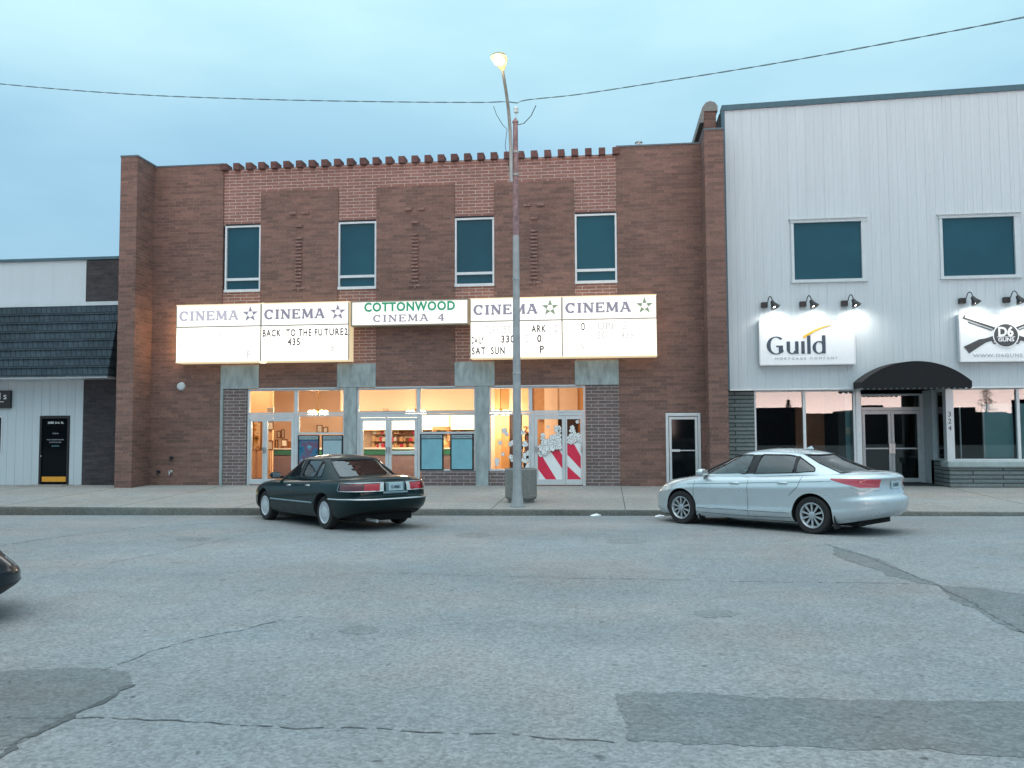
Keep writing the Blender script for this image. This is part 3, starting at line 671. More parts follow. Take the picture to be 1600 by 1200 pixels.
# ---------------------------------------------------------------- things in the lobby
M_globe = emit('lit_glass_globe', (1, .80, .50), 6.0)
def chandelier(X, Y, Z, label):
    t = thing('chandelier', label, 'chandelier', (X, Y, Z), 'lobby chandeliers')
    c = MB(); c.tube([(X, Y, Z+.1), (X, Y, 3.745)], .012, 6); c.lathe([(.06, 0), (.06, .02), (.02, .06)], (X, Y, 3.68), n=12); c.build('cord', M_brass, t)
    r = MB(); r.lathe([(.02, -.06), (.07, -.02), (.07, .03), (.03, .1)], (X, Y, Z), n=12)
    for k in range(6):
        a = k*math.pi/3+.3; ca, sa = math.cos(a), math.sin(a)
        r.tube([(X+.05*ca, Y+.05*sa, Z), (X+.15*ca, Y+.15*sa, Z-.03), (X+.24*ca, Y+.24*sa, Z+.02), (X+.27*ca, Y+.27*sa, Z+.0)], .01, 6)
    r.build('arm_ring', M_brass, t, smooth=40)
    for k in range(6):
        a = k*math.pi/3+.3; b = MB(); b.lathe([(.03, .07), (.075, .04), (.1, -.02), (.095, -.07), (.05, -.11)], (X+.27*math.cos(a), Y+.27*math.sin(a), Z-.02), n=14); b.build('lamp_shade', M_globe, t, smooth=60)
    l = bpy.data.lights.new('chandelier_light', 'POINT'); l.energy = 195; l.color = (1, .79, .58); l.shadow_soft_size = .3
    o = bpy.data.objects.new('chandelier_light', l); COL.objects.link(o); o.parent = t; o.location = (0, 0, -.25)
M_brass = mat('aged_brass', (.35, .22, .08), .35, metal=.8)
for px, lab in ((497, 'glowing chandelier in the left cinema window'), (650, 'glowing chandelier above the middle cinema doors'), (782, 'glowing chandelier in the right cinema window, left of the street lamp')):
    X, Z = at(px, 643, 29.0); chandelier(X, 29.0, Z, lab)
def lobby_things():
    for X, Y, lab in ((-12.6, 27.0, 'small lit ceiling lamp at the far left of the lobby'), (-10.3, 27.2, 'small lit ceiling lamp over the left cinema doors'), (-3.0, 27.4, 'small lit ceiling lamp over the right cinema window')):
        t = thing('ceiling_lamp', lab, 'lamp', (X, Y, 3.74), 'lobby ceiling lamps')
        b = MB(); b.lathe([(.16, 0), (.17, -.03), (.14, -.05)], (X, Y, 3.748), n=18); b.build('lamp_rim', M_brass, t); b = MB(); b.lathe([(.13, -.045), (.10, -.09), (.02, -.11)], (X, Y, 3.748), n=18); b.build('lamp_shade', M_globe, t, smooth=60)
        l = bpy.data.lights.new('ceiling_light', 'POINT'); l.energy = 95; l.color = (1, .79, .58); l.shadow_soft_size = .08
        o = bpy.data.objects.new('ceiling_light', l); COL.objects.link(o); o.parent = t; o.location = (0, 0, -.22)
    t = thing('menu_board', 'bright white backlit menu board over the concession counter', 'menu board', (-7.2, 31.9, 1.9))
    b = MB(); b.box(-9.75, -4.75, 31.9, 32.1, 1.68, 2.33); b.build('case', M_brass, t)
    for k in range(4):
        x = -9.72+k*1.25; p = MB(); p.box(x+.02, x+1.2, 31.885, 31.9, 1.71, 2.3); p.build('lit_panel', M_menu, t)
        for r_ in range(3):
            q = MB(); q.text('- - -   - -', x+.25, 1.80+r_*.13, .1, 31.881, 31.884, width=.7); q.build('menu_line', M_greyl2, t)
    t = thing('concession_counter', 'long concession counter with a green top and mauve front', 'counter', (-7.2, 30.2, 0))
    b = MB(); b.box(-12.4, -4.65, 30.0, 30.6, .02, .8); b.build('counter_front', M_counter, t)
    b = MB(); b.box(-12.45, -4.6, 29.93, 30.66, 1.0, 1.05); b.build('counter_top', M_white2, t)
    b = MB(); b.box(-12.42, -4.63, 29.97, 30.64, .8, 1.0); b.build('counter_band', M_green, t)
    rd = random.Random(8)
    for X, w, lab in ((-9.2, 1.9, 'left'), (-7.2, 1.7, 'middle'), (-5.4, 1.3, 'right')):
        t = thing('goods_shelf', {'left': 'short shelf of small goods behind the left end of the counter', 'middle': 'wide shelf of cups and boxes behind the middle doors', 'right': 'shelf of boxes at the right end of the concession'}[lab], 'shelf', (X, 32.4, .9), 'shelves behind the counter')
        for k in range(3): b = MB(); b.box(X, X+w, 32.25, 32.58, .95+k*.28, .98+k*.28); b.build('shelf_board', M_wood, t)
        for k in range(3):
            x = X+.05; b = MB()
            while x < X+w-.16:
                ww = rd.uniform(.07, .14); b.box(x, x+ww, 32.3, 32.5, .982+k*.28, .982+k*.28+rd.uniform(.12, .22), rd.randrange(4)); x += ww+rd.uniform(.0, .03)
            b.build('packet_row', [M_white2, M_orange, M_wood, M_red], t)
    def frame(X0, X1, Y, Z0, Z1, lab, m=None):
        t = thing('picture_frame', lab, 'picture', ((X0+X1)/2, Y, (Z0+Z1)/2), 'framed pictures in the lobby')
        f = MB(); f.box(X0, X1, Y-.03, Y, Z0, Z0+.03); f.box(X0, X1, Y-.03, Y, Z1-.03, Z1); f.box(X0, X0+.03, Y-.03, Y, Z0+.03, Z1-.03); f.box(X1-.03, X1, Y-.03, Y, Z0+.03, Z1-.03); f.build('frame', M_wood, t)
        p = MB(); p.box(X0+.03, X1-.03, Y-.015, Y, Z0+.03, Z1-.03); p.build('picture', m or M_white2, t)
    def fr(px0, py0, px1, py1, Y, lab, m=None):
        a = at(px0, py1, Y); b = at(px1, py0, Y); frame(a[0], b[0], Y, a[1], b[1], lab, m)
    fr(395, 657, 409, 705, 28.34, 'tall framed film poster behind the left sidelight', M_posterart)
    fr(419, 658, 428, 672, 28.34, 'small pale notice highest behind the left door', M_white2)
    fr(417, 688, 427, 703, 28.34, 'pale notice sheet low behind the left door', M_white2)
    fr(433, 673, 439, 684, YB-.02, 'small thin framed picture, left one of the pair over the counter')
    fr(440, 671, 445, 685, YB-.02, 'small thin framed picture, right one of the pair over the counter')
    fr(430, 687, 435, 700, YB-.02, 'small dark framed picture below the pair over the counter', M_peach2)
    fr(495, 664, 504, 676, YB-.02, 'framed notice on the orange wall left of the menu board')
    fr(505, 667, 513, 676, YB-.02, 'framed notice nearest the menu board', M_white2)
    # hanging exit box and ceiling cord at the left
    X, Z = at(423, 640, 27.2); t = thing('hanging_sign', 'small pale box sign hanging from the lobby ceiling at the left', 'sign', (X, 27.2, Z))
    b = MB(); b.box(X-.11, X+.11, 27.16, 27.24, Z-.08, Z+.08, b=.01); b.build('sign_box', M_white2, t); c = MB(); c.tube([(X, 27.2, Z+.08), (X, 27.2, 3.75)], .006, 5); c.build('cord', M_brass, t)
    # popcorn machine on the counter
    X = -6.0; t = thing('popcorn_machine', 'small lit popcorn cabinet standing on the concession counter', 'popcorn machine', (X, 30.3, 1.05))
    b = MB(); b.box(X-.3, X+.3, 30.1, 30.6, 1.05, 1.15); b.box(X-.3, X+.3, 30.1, 30.6, 1.7, 1.82); 
    for a in (-.3, .26):
        for y in (30.1, 30.56): b.box(X+a, X+a+.04, y, y+.04, 1.15, 1.7)
    b.build('cabinet', M_wood2, t); b = MB(); b.lathe([(.24, 0), (.22, .08), (.12, .17), (.02, .2)], (X, 30.35, 1.15), n=14); b.build('popcorn', M_popc, t, smooth=60)
    X = fx(447, 30.2); t = thing('card_rack', 'little rack of cards on the left end of the counter', 'rack', (X, 30.2, 1.05))
    b = MB(); b.box(X-.2, X+.2, 30.15, 30.3, 1.05, 1.1); b.box(X-.18, X+.05, 30.2, 30.24, 1.1, 1.38); b.box(X+.07, X+.18, 30.22, 30.26, 1.1, 1.3); b.build('rack_body', M_wood, t)
    b = MB(); b.box(X-.15, X+.02, 30.185, 30.199, 1.13, 1.33); b.build('card', M_white2, t)
M_greyl2 = emit('tan_menu_print', (.62, .48, .30), 1.0)
M_menu = emit('backlit_menu_panel', (1, .90, .66), 2.0)
M_popc = mat('popcorn_yellow', (.8, .65, .3), .8, scale=40, var=.3)
def poster_art(name, cols):
    m, nt, N, L, b = nodes(name); b.inputs['Roughness'].default_value = .3
    p = N.new('ShaderNodeNewGeometry').outputs['Position']; n = noise(N, L, p, 3.1, 3, .6); r = N.new('ShaderNodeValToRGB'); L.new(n, r.inputs[0])
    r.color_ramp.elements[0].position = .32; r.color_ramp.elements[0].color = (*cols[0], 1); r.color_ramp.elements[1].position = .68; r.color_ramp.elements[1].color = (*cols[-1], 1)
    for i, c in enumerate(cols[1:-1]): e = r.color_ramp.elements.new(.32+.36*(i+1)/(len(cols)-1)); e.color = (*c, 1)
    L.new(r.outputs[0], b.inputs['Base Color']); return m
M_posterart = poster_art('amber_poster_art', [(.06, .03, .01), (.5, .25, .06), (.8, .6, .35), (.15, .08, .03)])
M_blueart = poster_art('teal_poster_art', [(.01, .03, .07), (.03, .18, .30), (.18, .07, .13), (.10, .40, .55)])
M_paleblue = mat('pale_blue_poster', (.20, .44, .52), .3, var=.10, scale=3)
M_palegrey = mat('pale_grey_poster', (.34, .47, .52), .3, var=.08, scale=3)
lobby_things()
def poster_case(px0, px1, py0, py1, art, label):
    Y = 25.24; x0, z0 = at(px0, py1, Y); x1, z1 = at(px1, py0, Y)
    t = thing('poster_case', label, 'poster case', ((x0+x1)/2, Y, z0), 'poster cases in the cinema windows')
    f = MB(); f.box(x0, x1, Y, Y+.04, z0, z1); f.build('case', M_black, t)
    p = MB(); p.box(x0+.045, x1-.045, Y-.008, Y-.001, z0+.04, z1-.16); p.build('poster', art, t)
    h = MB(); h.box(x0+.045, x1-.045, Y-.008, Y-.001, z1-.13, z1-.03); h.build('header', M_palegrey, t)
    h = MB(); h.text('NOW SHOWING', (x0+x1)/2, z1-.112, .09, Y-.011, Y-.009, width=(x1-x0)*.8, align='CENTER'); h.build('header_lettering', M_black, t)
    return t
t = poster_case(465, 499, 680, 737, M_blueart, 'poster case with a dark teal and purple film poster above the dark car')
poster_case(502.5, 536, 680, 737, M_palegrey, 'poster case with a blank grey sheet beside the concrete pier')
poster_case(656.5, 693, 678, 735, M_paleblue, 'poster case with a pale blue poster just right of the middle doors')
poster_case(703.5, 740, 678, 735, M_paleblue, 'poster case with a pale blue poster left of the second pier')

# ---------------------------------------------------------------- person behind the right cinema window
M_skin = mat('skin', (.62, .36, .25), .55, var=.05); M_hair = mat('brown_hair', (.06, .03, .015), .6); M_cloth = mat('mauve_grey_top', (.16, .12, .14), .85); M_jean = mat('dark_trousers', (.03, .03, .045), .85)
def skin_mesh(name, chains, mats_by, m, parent, sub=1):
    vs = []; es = []; rs = []; key = {}
    for ch in chains:
        last = None
        for p, r in ch:
            k = tuple(round(c, 4) for c in p)
            if k not in key: key[k] = len(vs); vs.append(p); rs.append(r)
            i = key[k]
            if last is not None and i != last: es.append((last, i))
            last = i
    me = bpy.data.meshes.new(name); me.from_pydata(vs, es, []); o = bpy.data.objects.new(name, me); COL.objects.link(o)
    o.modifiers.new('s', 'SKIN'); sv = me.skin_vertices[0].data
    for i, r in enumerate(rs): sv[i].radius = (r if isinstance(r, tuple) else (r, r))
    sv[0].use_root = True
    if sub: u = o.modifiers.new('d', 'SUBSURF'); u.levels = sub; u.render_levels = sub
    nm = bpy.data.meshes.new_from_object(o.evaluated_get(bpy.context.evaluated_depsgraph_get())); nm.name = name
    bpy.data.objects.remove(o); nm.materials.clear()
    for q in m: nm.materials.append(q)
    for p in nm.polygons: p.use_smooth = True; p.material_index = mats_by(p.center)
    o = bpy.data.objects.new(name, nm); COL.objects.link(o); o.parent = parent; return o
def person(X, Y):
    t = thing('person', 'person in a mauve grey top standing in the lobby beside the street lamp', 'person', (X, Y, .012))
    h = 1.55/1.7; S = lambda x, y, z: (x*h, y*h, z*h)
    arm = []
    ch = [[(S(0, 0, .92), .125*h), (S(0, 0, 1.05), .115*h), (S(0, -.01, 1.2), .125*h), (S(0, 0, 1.34), .115*h), (S(0, 0, 1.43), .055*h), (S(0, -.015, 1.5), .05*h), (S(0, -.02, 1.56), .078*h), (S(0, -.015, 1.63), .09*h), (S(0, -.01, 1.68), .06*h)]]
    for s in (-1, 1):
        ch.append([(S(0, 0, .92), .125*h), (S(s*.09, 0, .86), .1*h), (S(s*.1, -.01, .5), .058*h), (S(s*.1, .02, .1), .038*h), (S(s*.11, -.1, .035), .035*h), (S(s*.11, -.15, .03), .02*h)])
        wr = S(s*.12, -.2, 1.02)
        ch.append([(S(0, 0, 1.34), .115*h), (S(s*.17, 0, 1.35), .06*h), (S(s*.22, .02, 1.08), .042*h), (wr, .028*h), (S(s*.08, -.25, 1.02), .032*h)])
        for k in range(4):
            b = S(s*.08, -.25, 1.02); dz = (k-1.5)*.02
            ch.append([(b, .032*h), (S(s*.055, -.27, 1.02+dz), .010), (S(s*.02, -.285, 1.02+dz), .009), (S(s*-.005+s*.002*k, -.28, 1.015+dz), .007)])
        ch.append([(S(s*.08, -.25, 1.02), .032*h), (S(s*.085, -.265, 1.055), .011), (S(s*.06, -.28, 1.075), .009)])
    def mi(c):
        z = c.z/h
        if z > 1.42: return 0
        if z < .9 and abs(c.y) < .2: return 2 if z > .06 else 3
        if c.y < -.19*h: return 0
        return 1
    o = skin_mesh('body', ch, mi, [M_skin, M_cloth, M_jean, M_black], t)
    hb = MB(); n = 14; vs = []
    for i in range(9):
        a = math.pi*.98*i/8*.62
        for j in range(n):
            q = 2*math.pi*j/n; r = .108*math.sin(a)
            y = r*math.sin(q); front = max(0, -math.sin(q))
            z = 1.615+.108*math.cos(a)+ (.06*front if a > 1.2 else 0)-(.12*(1-front) if a > 1.75 else 0)
            vs.append((X+r*math.cos(q)*h, Y+(y*1.1+.005)*h, .012+z*h))
    hb.add(vs, [(i*n+j, i*n+(j+1) % n, (i+1)*n+(j+1) % n, (i+1)*n+j) for i in range(8) for j in range(n)])
    hb.build('hair', M_hair, t, smooth=60)
    f = MB()
    for s in (-1, 1): f.lathe([(.004, -.006), (.011, 0), (.004, .006)], (X+s*.032*h, Y-.098*h, .012+1.61*h), axis='Y', n=8, mi=0)
    f.build('eyes', M_black, t)
    f = MB(); f.poly([(X-.012, .012+1.565*h), (X+.012, .012+1.565*h), (X, .012+1.61*h)], Y-.118*h, Y-.08*h); f.build('nose', M_skin, t)
    f = MB(); f.box(X-.022, X+.022, Y-.1*h, Y-.08*h, .012+1.538*h, .012+1.547*h, b=.003); f.build('mouth', M_red, t)
PX, PZ = at(824, 684, 28.0)
person(PX, 28.0)

# ---------------------------------------------------------------- white metal clad building at the right
YS = 24.9; YN = 25.2
white = thing('white_building', 'two storey white metal clad building with a dark arched awning', 'building', (8, YS, 0))
M_stone = brick('grey_split_stone', (.19, .22, .22), (.15, .18, .18), (.05, .06, .06), bw=1.6, rh=.115, ms=.016, var=.15, bumpd=.02)
M_teal = mat('teal_blind', (.34, .56, .60), .7, var=.06, scale=2)
M_pale = mat('pale_grey_paint', (.52, .58, .60), .5, var=.05)
XE = 13.6
WW = [(5.40, 7.42), (9.50, 11.57)]
def white_building():
    rowsZ = (2.82, 5.93, 7.66, 11.05)
    def clad(x0, x1, z0, z1, name='cladding'):
        a = []; x = x0; y = YS; pr = [(x0, y)]
        k = math.ceil((x0-3.55)/.254)
        while 3.55+k*.254 < x1-.03:
            c = 3.55+k*.254
            if c-.012 > x0: pr += [(c-.016, y), (c-.010, y+.009), (c+.010, y+.009), (c+.016, y)]
            m_ = c+.127
            if m_+.02 < x1: pr += [(m_-.02, y), (m_-.012, y-.004), (m_+.012, y-.004), (m_+.02, y)]
            k += 1
        pr.append((x1, y)); n = len(pr); w = MB()
        zt0 = z1+ (.0 if z1 < 11 else (x0-3.55)*.024); 
        vs = [(p[0], p[1], z0) for p in pr]+[(p[0], p[1], z1+(0 if z1 < 11 else (p[0]-3.55)*.024)) for p in pr]+[(p[0], YS+.2, z0) for p in pr]
        w.add(vs, [(i, i+1, n+i+1, n+i) for i in range(n-1)]+[(i+1, i, 2*n+i, 2*n+i+1) for i in range(n-1)])
        return w.build(name, M_siding, white)
    clad(3.55, XE, 2.82, 5.9); clad(3.55, WW[0][0], 5.9, 7.68); clad(WW[0][1], WW[1][0], 5.9, 7.68); clad(WW[1][1], XE, 5.9, 7.68); clad(3.55, XE, 7.68, 11.05)
    b = MB(); b.box(3.5, XE, YS+.2, 25.3, 2.84, 11.0); b.box(3.5, XE, 25.3, 38, 10.7, 10.8); b.box(3.42, 3.5, YS+.1, 38, -.3, 11.0); b.box(XE-.1, XE, 25.3, 38, -.3, 10.7); b.box(3.5, XE, 37.9, 38.05, -.3, 10.7); b.build('wall', M_dark, white)
    c = MB()
    vs = [(x, y, z+(x-3.5)*.024) for x in (3.48, XE) for y in (YS-.05, YS+.4) for z in (11.04, 11.2)]; c.add(vs, [(0, 1, 3, 2), (4, 6, 7, 5), (0, 4, 5, 1), (2, 3, 7, 6), (0, 2, 6, 4), (1, 5, 7, 3)])
    c.build('roof_edge', M_trimblue, white)
    c = MB(); c.box(3.46, 3.56, YS-.03, YS+.1, 2.8, 11.04); c.build('corner_trim', M_trimblue, white)
    c = MB(); c.box(3.56, XE, YS-.035, YS+.12, 2.775, 2.825); c.build('base_trim', M_white, white)
    for x0, x1 in WW:
        f = MB(); z0, z1 = 5.9, 7.68
        f.box(x0-.03, x0+.05, YS-.045, YS+.1, z0, z1); f.box(x1-.09, x1+.03, YS-.045, YS+.1, z0, z1); f.box(x0-.05, x1+.05, YS-.06, YS+.1, z1-.06, z1+.03); f.box(x0-.05, x1+.05, YS-.06, YS+.1, z0-.03, z0+.06); f.box(x0-.08, x1+.08, YS-.10, YS+.05, z1+.03, z1+.06)
        w = f.build('window', M_pale, white); p = MB(); p.box(x0+.03, x1-.06, YS+.03, YS+.045, z0+.03, z1-.04); p.build('pane', M_tealglass, w)
    # ground floor shop front with a recessed doorway
    s = MB(); s.box(3.45, 4.27, 25.08, 25.5, -.3, 2.8); s.build('stone_pier', M_stone, white)
    def win(x0, x1, z0, z1, y, bars=(), t=.06):
        f = MB(); f.box(x0, x0+t, y, y+.1, z0, z1); f.box(x1-t, x1, y, y+.1, z0, z1); f.box(x0+t, x1-t, y+.002, y+.1, z1-t, z1); f.box(x0+t, x1-t, y-.02, y+.1, z0, z0+t)
        for b in bars: f.box(b-.04, b+.04, y-.01, y+.1, z0+t, z1-t)
        o = f.build('shop_window', M_white, white)
        xs = [x0+t]+list(bars)+[x1-t]
        for a, b in zip(xs, xs[1:]): p = MB(); p.box(a+(.03 if a in bars else -.01), b-(.03 if b in bars else -.01), y+.05, y+.058, z0+t-.01, z1-t+.01); p.build('pane', M_refl, o)
    win(4.28, 7.13, .5, 2.80, YN, (5.70,))
    s = MB(); s.box(4.27, 7.13, 25.12, 25.4, -.3, .5); s.build('low_wall', M_stone, white)
    s = MB(); s.box(7.13, 7.27, 25.15, 25.35, -.1, 2.8); s.build('door_post', M_white, white)
    s = MB(); s.box(7.10, 7.13, 25.3, 26.95, -.1, 2.8); s.build('reveal_panel', M_pale, white)
    yd = 26.9; f = MB(); f.box(7.7, 7.79, yd, yd+.1, 0, 2.72); f.box(9.5, 9.6, yd, yd+.1, 0, 2.72); f.box(7.79, 9.5, yd-.005, yd+.1, 2.21, 2.31); f.box(7.79, 9.5, yd-.005, yd+.1, 2.66, 2.72); d0 = f.build('door_frame', M_white, white)
    p = MB(); p.box(7.78, 9.51, yd+.04, yd+.048, 2.3, 2.67); p.build('pane', M_refl, d0)
    p = MB(); p.box(7.13, 7.7, yd+.02, yd+.1, 0, 2.75); p.build('reveal_panel', M_pale, white)
    for x0, x1, sd in ((7.8, 8.645, 1), (8.655, 9.495, 0)):
        f = MB(); f.box(x0, x0+.08, yd, yd+.08, .03, 2.2); f.box(x1-.08, x1, yd, yd+.08, .03, 2.2); f.box(x0+.08, x1-.08, yd+.002, yd+.08, 2.1, 2.2); f.box(x0+.08, x1-.08, yd+.002, yd+.08, .03, .15); f.box(x0+.08, x1-.08, yd-.02, yd+.05, 1.03, 1.07)
        d = f.build('glass_door', M_white, white); p = MB(); p.box(x0+.07, x1-.07, yd+.03, yd+.038, .14, 2.11); p.build('pane', M_refl, d)
        h = MB(); hx = x1-.04 if sd else x0+.04; h.box(hx-.05, hx+.05, yd-.04, yd, .88, 1.22, b=.01); h.build('handle', M_steel, d)
    # right reveal, side light and numbered post
    s = MB(); s.box(9.6, 9.78, 26.2, 26.95, -.1, 2.8); s.build('reveal_panel', M_pale, white)
    f = MB(); f.box(9.64, 9.74, 26.1, 26.2, .72, 2.8); f.box(9.64, 9.74, 25.35, 26.1, .72, .78); f.box(9.64, 9.74, 25.35, 26.1, 2.72, 2.8); o = f.build('shop_window', M_white, white)
    p = MB(); p.box(9.685, 9.693, 25.34, 26.11, .77, 2.73); p.build('pane', M_refl, o)
    s = MB(); s.box(9.58, 9.76, 25.12, 25.35, .72, 2.8); s.build('numbered_post', M_white, white)
    for k, ch in enumerate('324'):
        n = MB(); n.text(ch, 9.67, 1.99-k*.2, .2, 25.112, 25.119, align='CENTER'); n.build('street_number', M_black, white)
    win(9.77, XE-.1, .74, 2.80, YN, (11.55,), .05)
    s = MB(); s.box(9.58, XE, 25.0, 25.5, -.3, .55, b=.01); s.build('low_wall', M_stone, white)
    s = MB(); s.box(9.52, XE, 24.93, 25.5, .55, .74, b=.03); s.build('stone_sill', M_stone2, white)
    s = MB(); s.box(9.6, 9.75, 25.5, 26.4, -.1, .72); s.build('low_wall', M_stone, white)
    # inside: dim room, drawn blinds, brown partition
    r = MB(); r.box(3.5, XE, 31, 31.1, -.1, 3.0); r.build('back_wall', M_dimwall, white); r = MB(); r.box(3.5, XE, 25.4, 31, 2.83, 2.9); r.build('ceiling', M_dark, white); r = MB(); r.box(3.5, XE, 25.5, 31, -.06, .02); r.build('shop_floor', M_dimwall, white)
    for x0, x1 in ((10.72, 11.50), (11.62, 13.4)): r = MB(); r.box(x0, x1, 25.42, 25.45, .8, 2.35); r.build('blind', M_teal, white)
    r = MB(); r.box(10.68, 10.72, 25.4, 25.47, .8, 2.4); r.build('blind_rail', M_white, white); r = MB(); r.box(10.05, 10.08, 25.4, 25.45, .8, 2.3); r.build('blind_rail', M_white, white)
    r = MB(); r.box(5.75, 6.6, 26.6, 26.7, .02, 2.82); r.build('partition', M_rust, white); r = MB(); r.box(6.95, 7.09, 25.6, 25.65, .3, 2.8); r.build('blind', M_teal, white)
    r = MB(); r.box(6.95, 7.08, 25.585, 25.598, 1.5, 1.7); r.build('notice', M_white2, white)
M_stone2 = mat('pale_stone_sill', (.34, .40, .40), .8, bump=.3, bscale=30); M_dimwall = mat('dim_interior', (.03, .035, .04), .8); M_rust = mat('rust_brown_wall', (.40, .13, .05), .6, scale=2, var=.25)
white_building()
def awning():
    t = thing('arched_awning', 'dark arched fabric awning with a scalloped hem over the doorway', 'awning', (8.45, YS, 2.75))
    x0, x1, zb, zt, yf, yb = 7.0, 9.86, 2.80, 3.50, 24.05, YS-.02
    cx = (x0+x1)/2; hw = (x1-x0)/2; hh = zt-zb-.14; rad = (hw*hw+hh*hh)/(2*hh); n = 28
    arc = []
    for i in range(n+1):
        x = x0+(x1-x0)*i/n; arc.append((x, zb+.14+math.sqrt(rad*rad-(x-cx)**2)-(rad-hh)))
    s = MB(); s.add([(x, yf, z) for x, z in arc]+[(x, yb, z+.03) for x, z in arc]+[(x, yf, z-.012) for x, z in arc]+[(x, yb, z+.018) for x, z in arc],
                    [(i, i+1, n+2+i, n+1+i) for i in range(n)]+[(2*n+2+i, 3*n+3+i, 3*n+4+i, 2*n+3+i) for i in range(n)])
    s.build('top_cover', M_fabric, t, smooth=40)
    f = MB(); f.poly([(x0, zb+.02)]+arc+[(x1, zb+.02)], yf-.012, yf); f.build('front_panel', M_fabric, t)
    v = MB(); k = 19
    for a in range(k):
        w = (x1-x0)/k; xa = x0+a*w
        v.poly([(xa, zb+.02), (xa+w, zb+.02), (xa+w, zb-.03)]+[(xa+w*(1-q/6), zb-.03-.05*math.sin(math.pi*q/6)) for q in range(1, 6)]+[(xa, zb-.03)], yf-.016, yf-.013)
    v.build('scalloped_hem', M_fabric, t)
    for X in (x0, x1):
        v = MB(); v.add([(X, yf, zb-.02), (X, yb, zb-.02), (X, yb, zb+.17), (X, yf, zb+.14), (X+.01, yf, zb-.02), (X+.01, yb, zb-.02), (X+.01, yb, zb+.17), (X+.01, yf, zb+.14)], [(0, 1, 2, 3), (4, 7, 6, 5), (0, 4, 5, 1), (3, 2, 6, 7), (0, 3, 7, 4), (1, 5, 6, 2)]); v.build('side_hem', M_fabric, t)
M_fabric = mat('black_awning_fabric', (.009, .009, .011), .9, var=.2, scale=20)
awning()
M_paper = mat('white_sign_board', (.80, .82, .84), .4, var=.02)
M_navy = mat('navy_lettering', (.03, .055, .085), .4); M_gold = mat('golden_swoosh', (.75, .42, .04), .4); M_greyl = mat('grey_lettering', (.38, .40, .43), .5)
def sign_board(name, x0, x1, z0, z1, label):
    t = thing(name, label, 'sign', ((x0+x1)/2, YS, z0))
    b = MB(); b.box(x0, x1, YS-.20, YS-.02, z0, z1); b.box(x0-.015, x1+.015, YS-.21, YS-.03, z0-.02, z0); b.box(x0-.015, x1+.015, YS-.21, YS-.03, z1, z1+.02); b.box(x0-.02, x0, YS-.21, YS-.03, z0, z1); b.box(x1, x1+.02, YS-.21, YS-.03, z0, z1); b.build('sign_box', M_white, t)
    p = MB(); p.box(x0+.01, x1-.01, YS-.206, YS-.2, z0+.01, z1-.01); p.build('face', M_paper, t)
    return t
def guild():
    x0, x1, z0, z1 = 4.40, 7.02, 3.50, 4.77; t = sign_board('shop_sign', x0, x1, z0, z1, 'white sign board reading Guild Mortgage Company with a golden swoosh'); y = YS-.212
    m = MB(); k = [0]
    def ring(cx, cz, ro, a0, a1, w0, w1, sx=1):
        k[0] += 1; o = []; i_ = []
        for j in range(31):
            a = R(a0+(a1-a0)*j/30); w = w0+(w1-w0)*abs(math.cos(a))**1.5; o.append((cx+sx*ro*math.cos(a), cz+ro*math.sin(a))); i_.append((cx+sx*(ro-w)*math.cos(a), cz+(ro-w*.62)*math.sin(a)))
        m.strip(o, i_, y-.0006*k[0], y+.006)
    def bar(a, b, c, d): k[0] += 1; m.poly([(a, c), (b, c), (b, d), (a, d)], y-.0006*k[0], y+.006)
    zb = 3.80; X = x0+.18
    ring(X+.27, zb+.25, .26, 48, 325, .05, .11, 1.02); bar(X+.34, X+.46, zb+.04, zb+.235); bar(X+.27, X+.46, zb+.20, zb+.245)
    X += .56; bar(X, X+.095, zb+.12, zb+.36); ring(X+.15, zb+.14, .145, 180, 330, .05, .09, 1.05); bar(X+.235, X+.33, zb, zb+.36)
    X += .405; bar(X, X+.095, zb, zb+.36)
    X += .165; bar(X, X+.095, zb, zb+.52)
    X += .15; ring(X+.18, zb+.175, .185, 38, 325, .05, .095, 1.0); bar(X+.26, X+.355, zb, zb+.52)
    m.build('dark_lettering', M_navy, t)
    s = MB(); o = []; i_ = []
    for j in range(21):
        q = j/20; x = x0+1.20+.78*q; zc = 4.27+.33*math.sin(q*math.pi*.46); w = .035*(1-q)**.6+.006
        o.append((x, zc+w)); i_.append((x+.01, zc-w))
    s.strip(o, i_, y-.004, y+.006); s.build('swoosh', M_gold, t)
    g = MB(); g.text('MORTGAGE COMPANY', x0+.42, 3.635, .105, y-.003, y+.005, width=1.72, space=1.6); g.build('small_lettering', M_greyl, t)
guild()
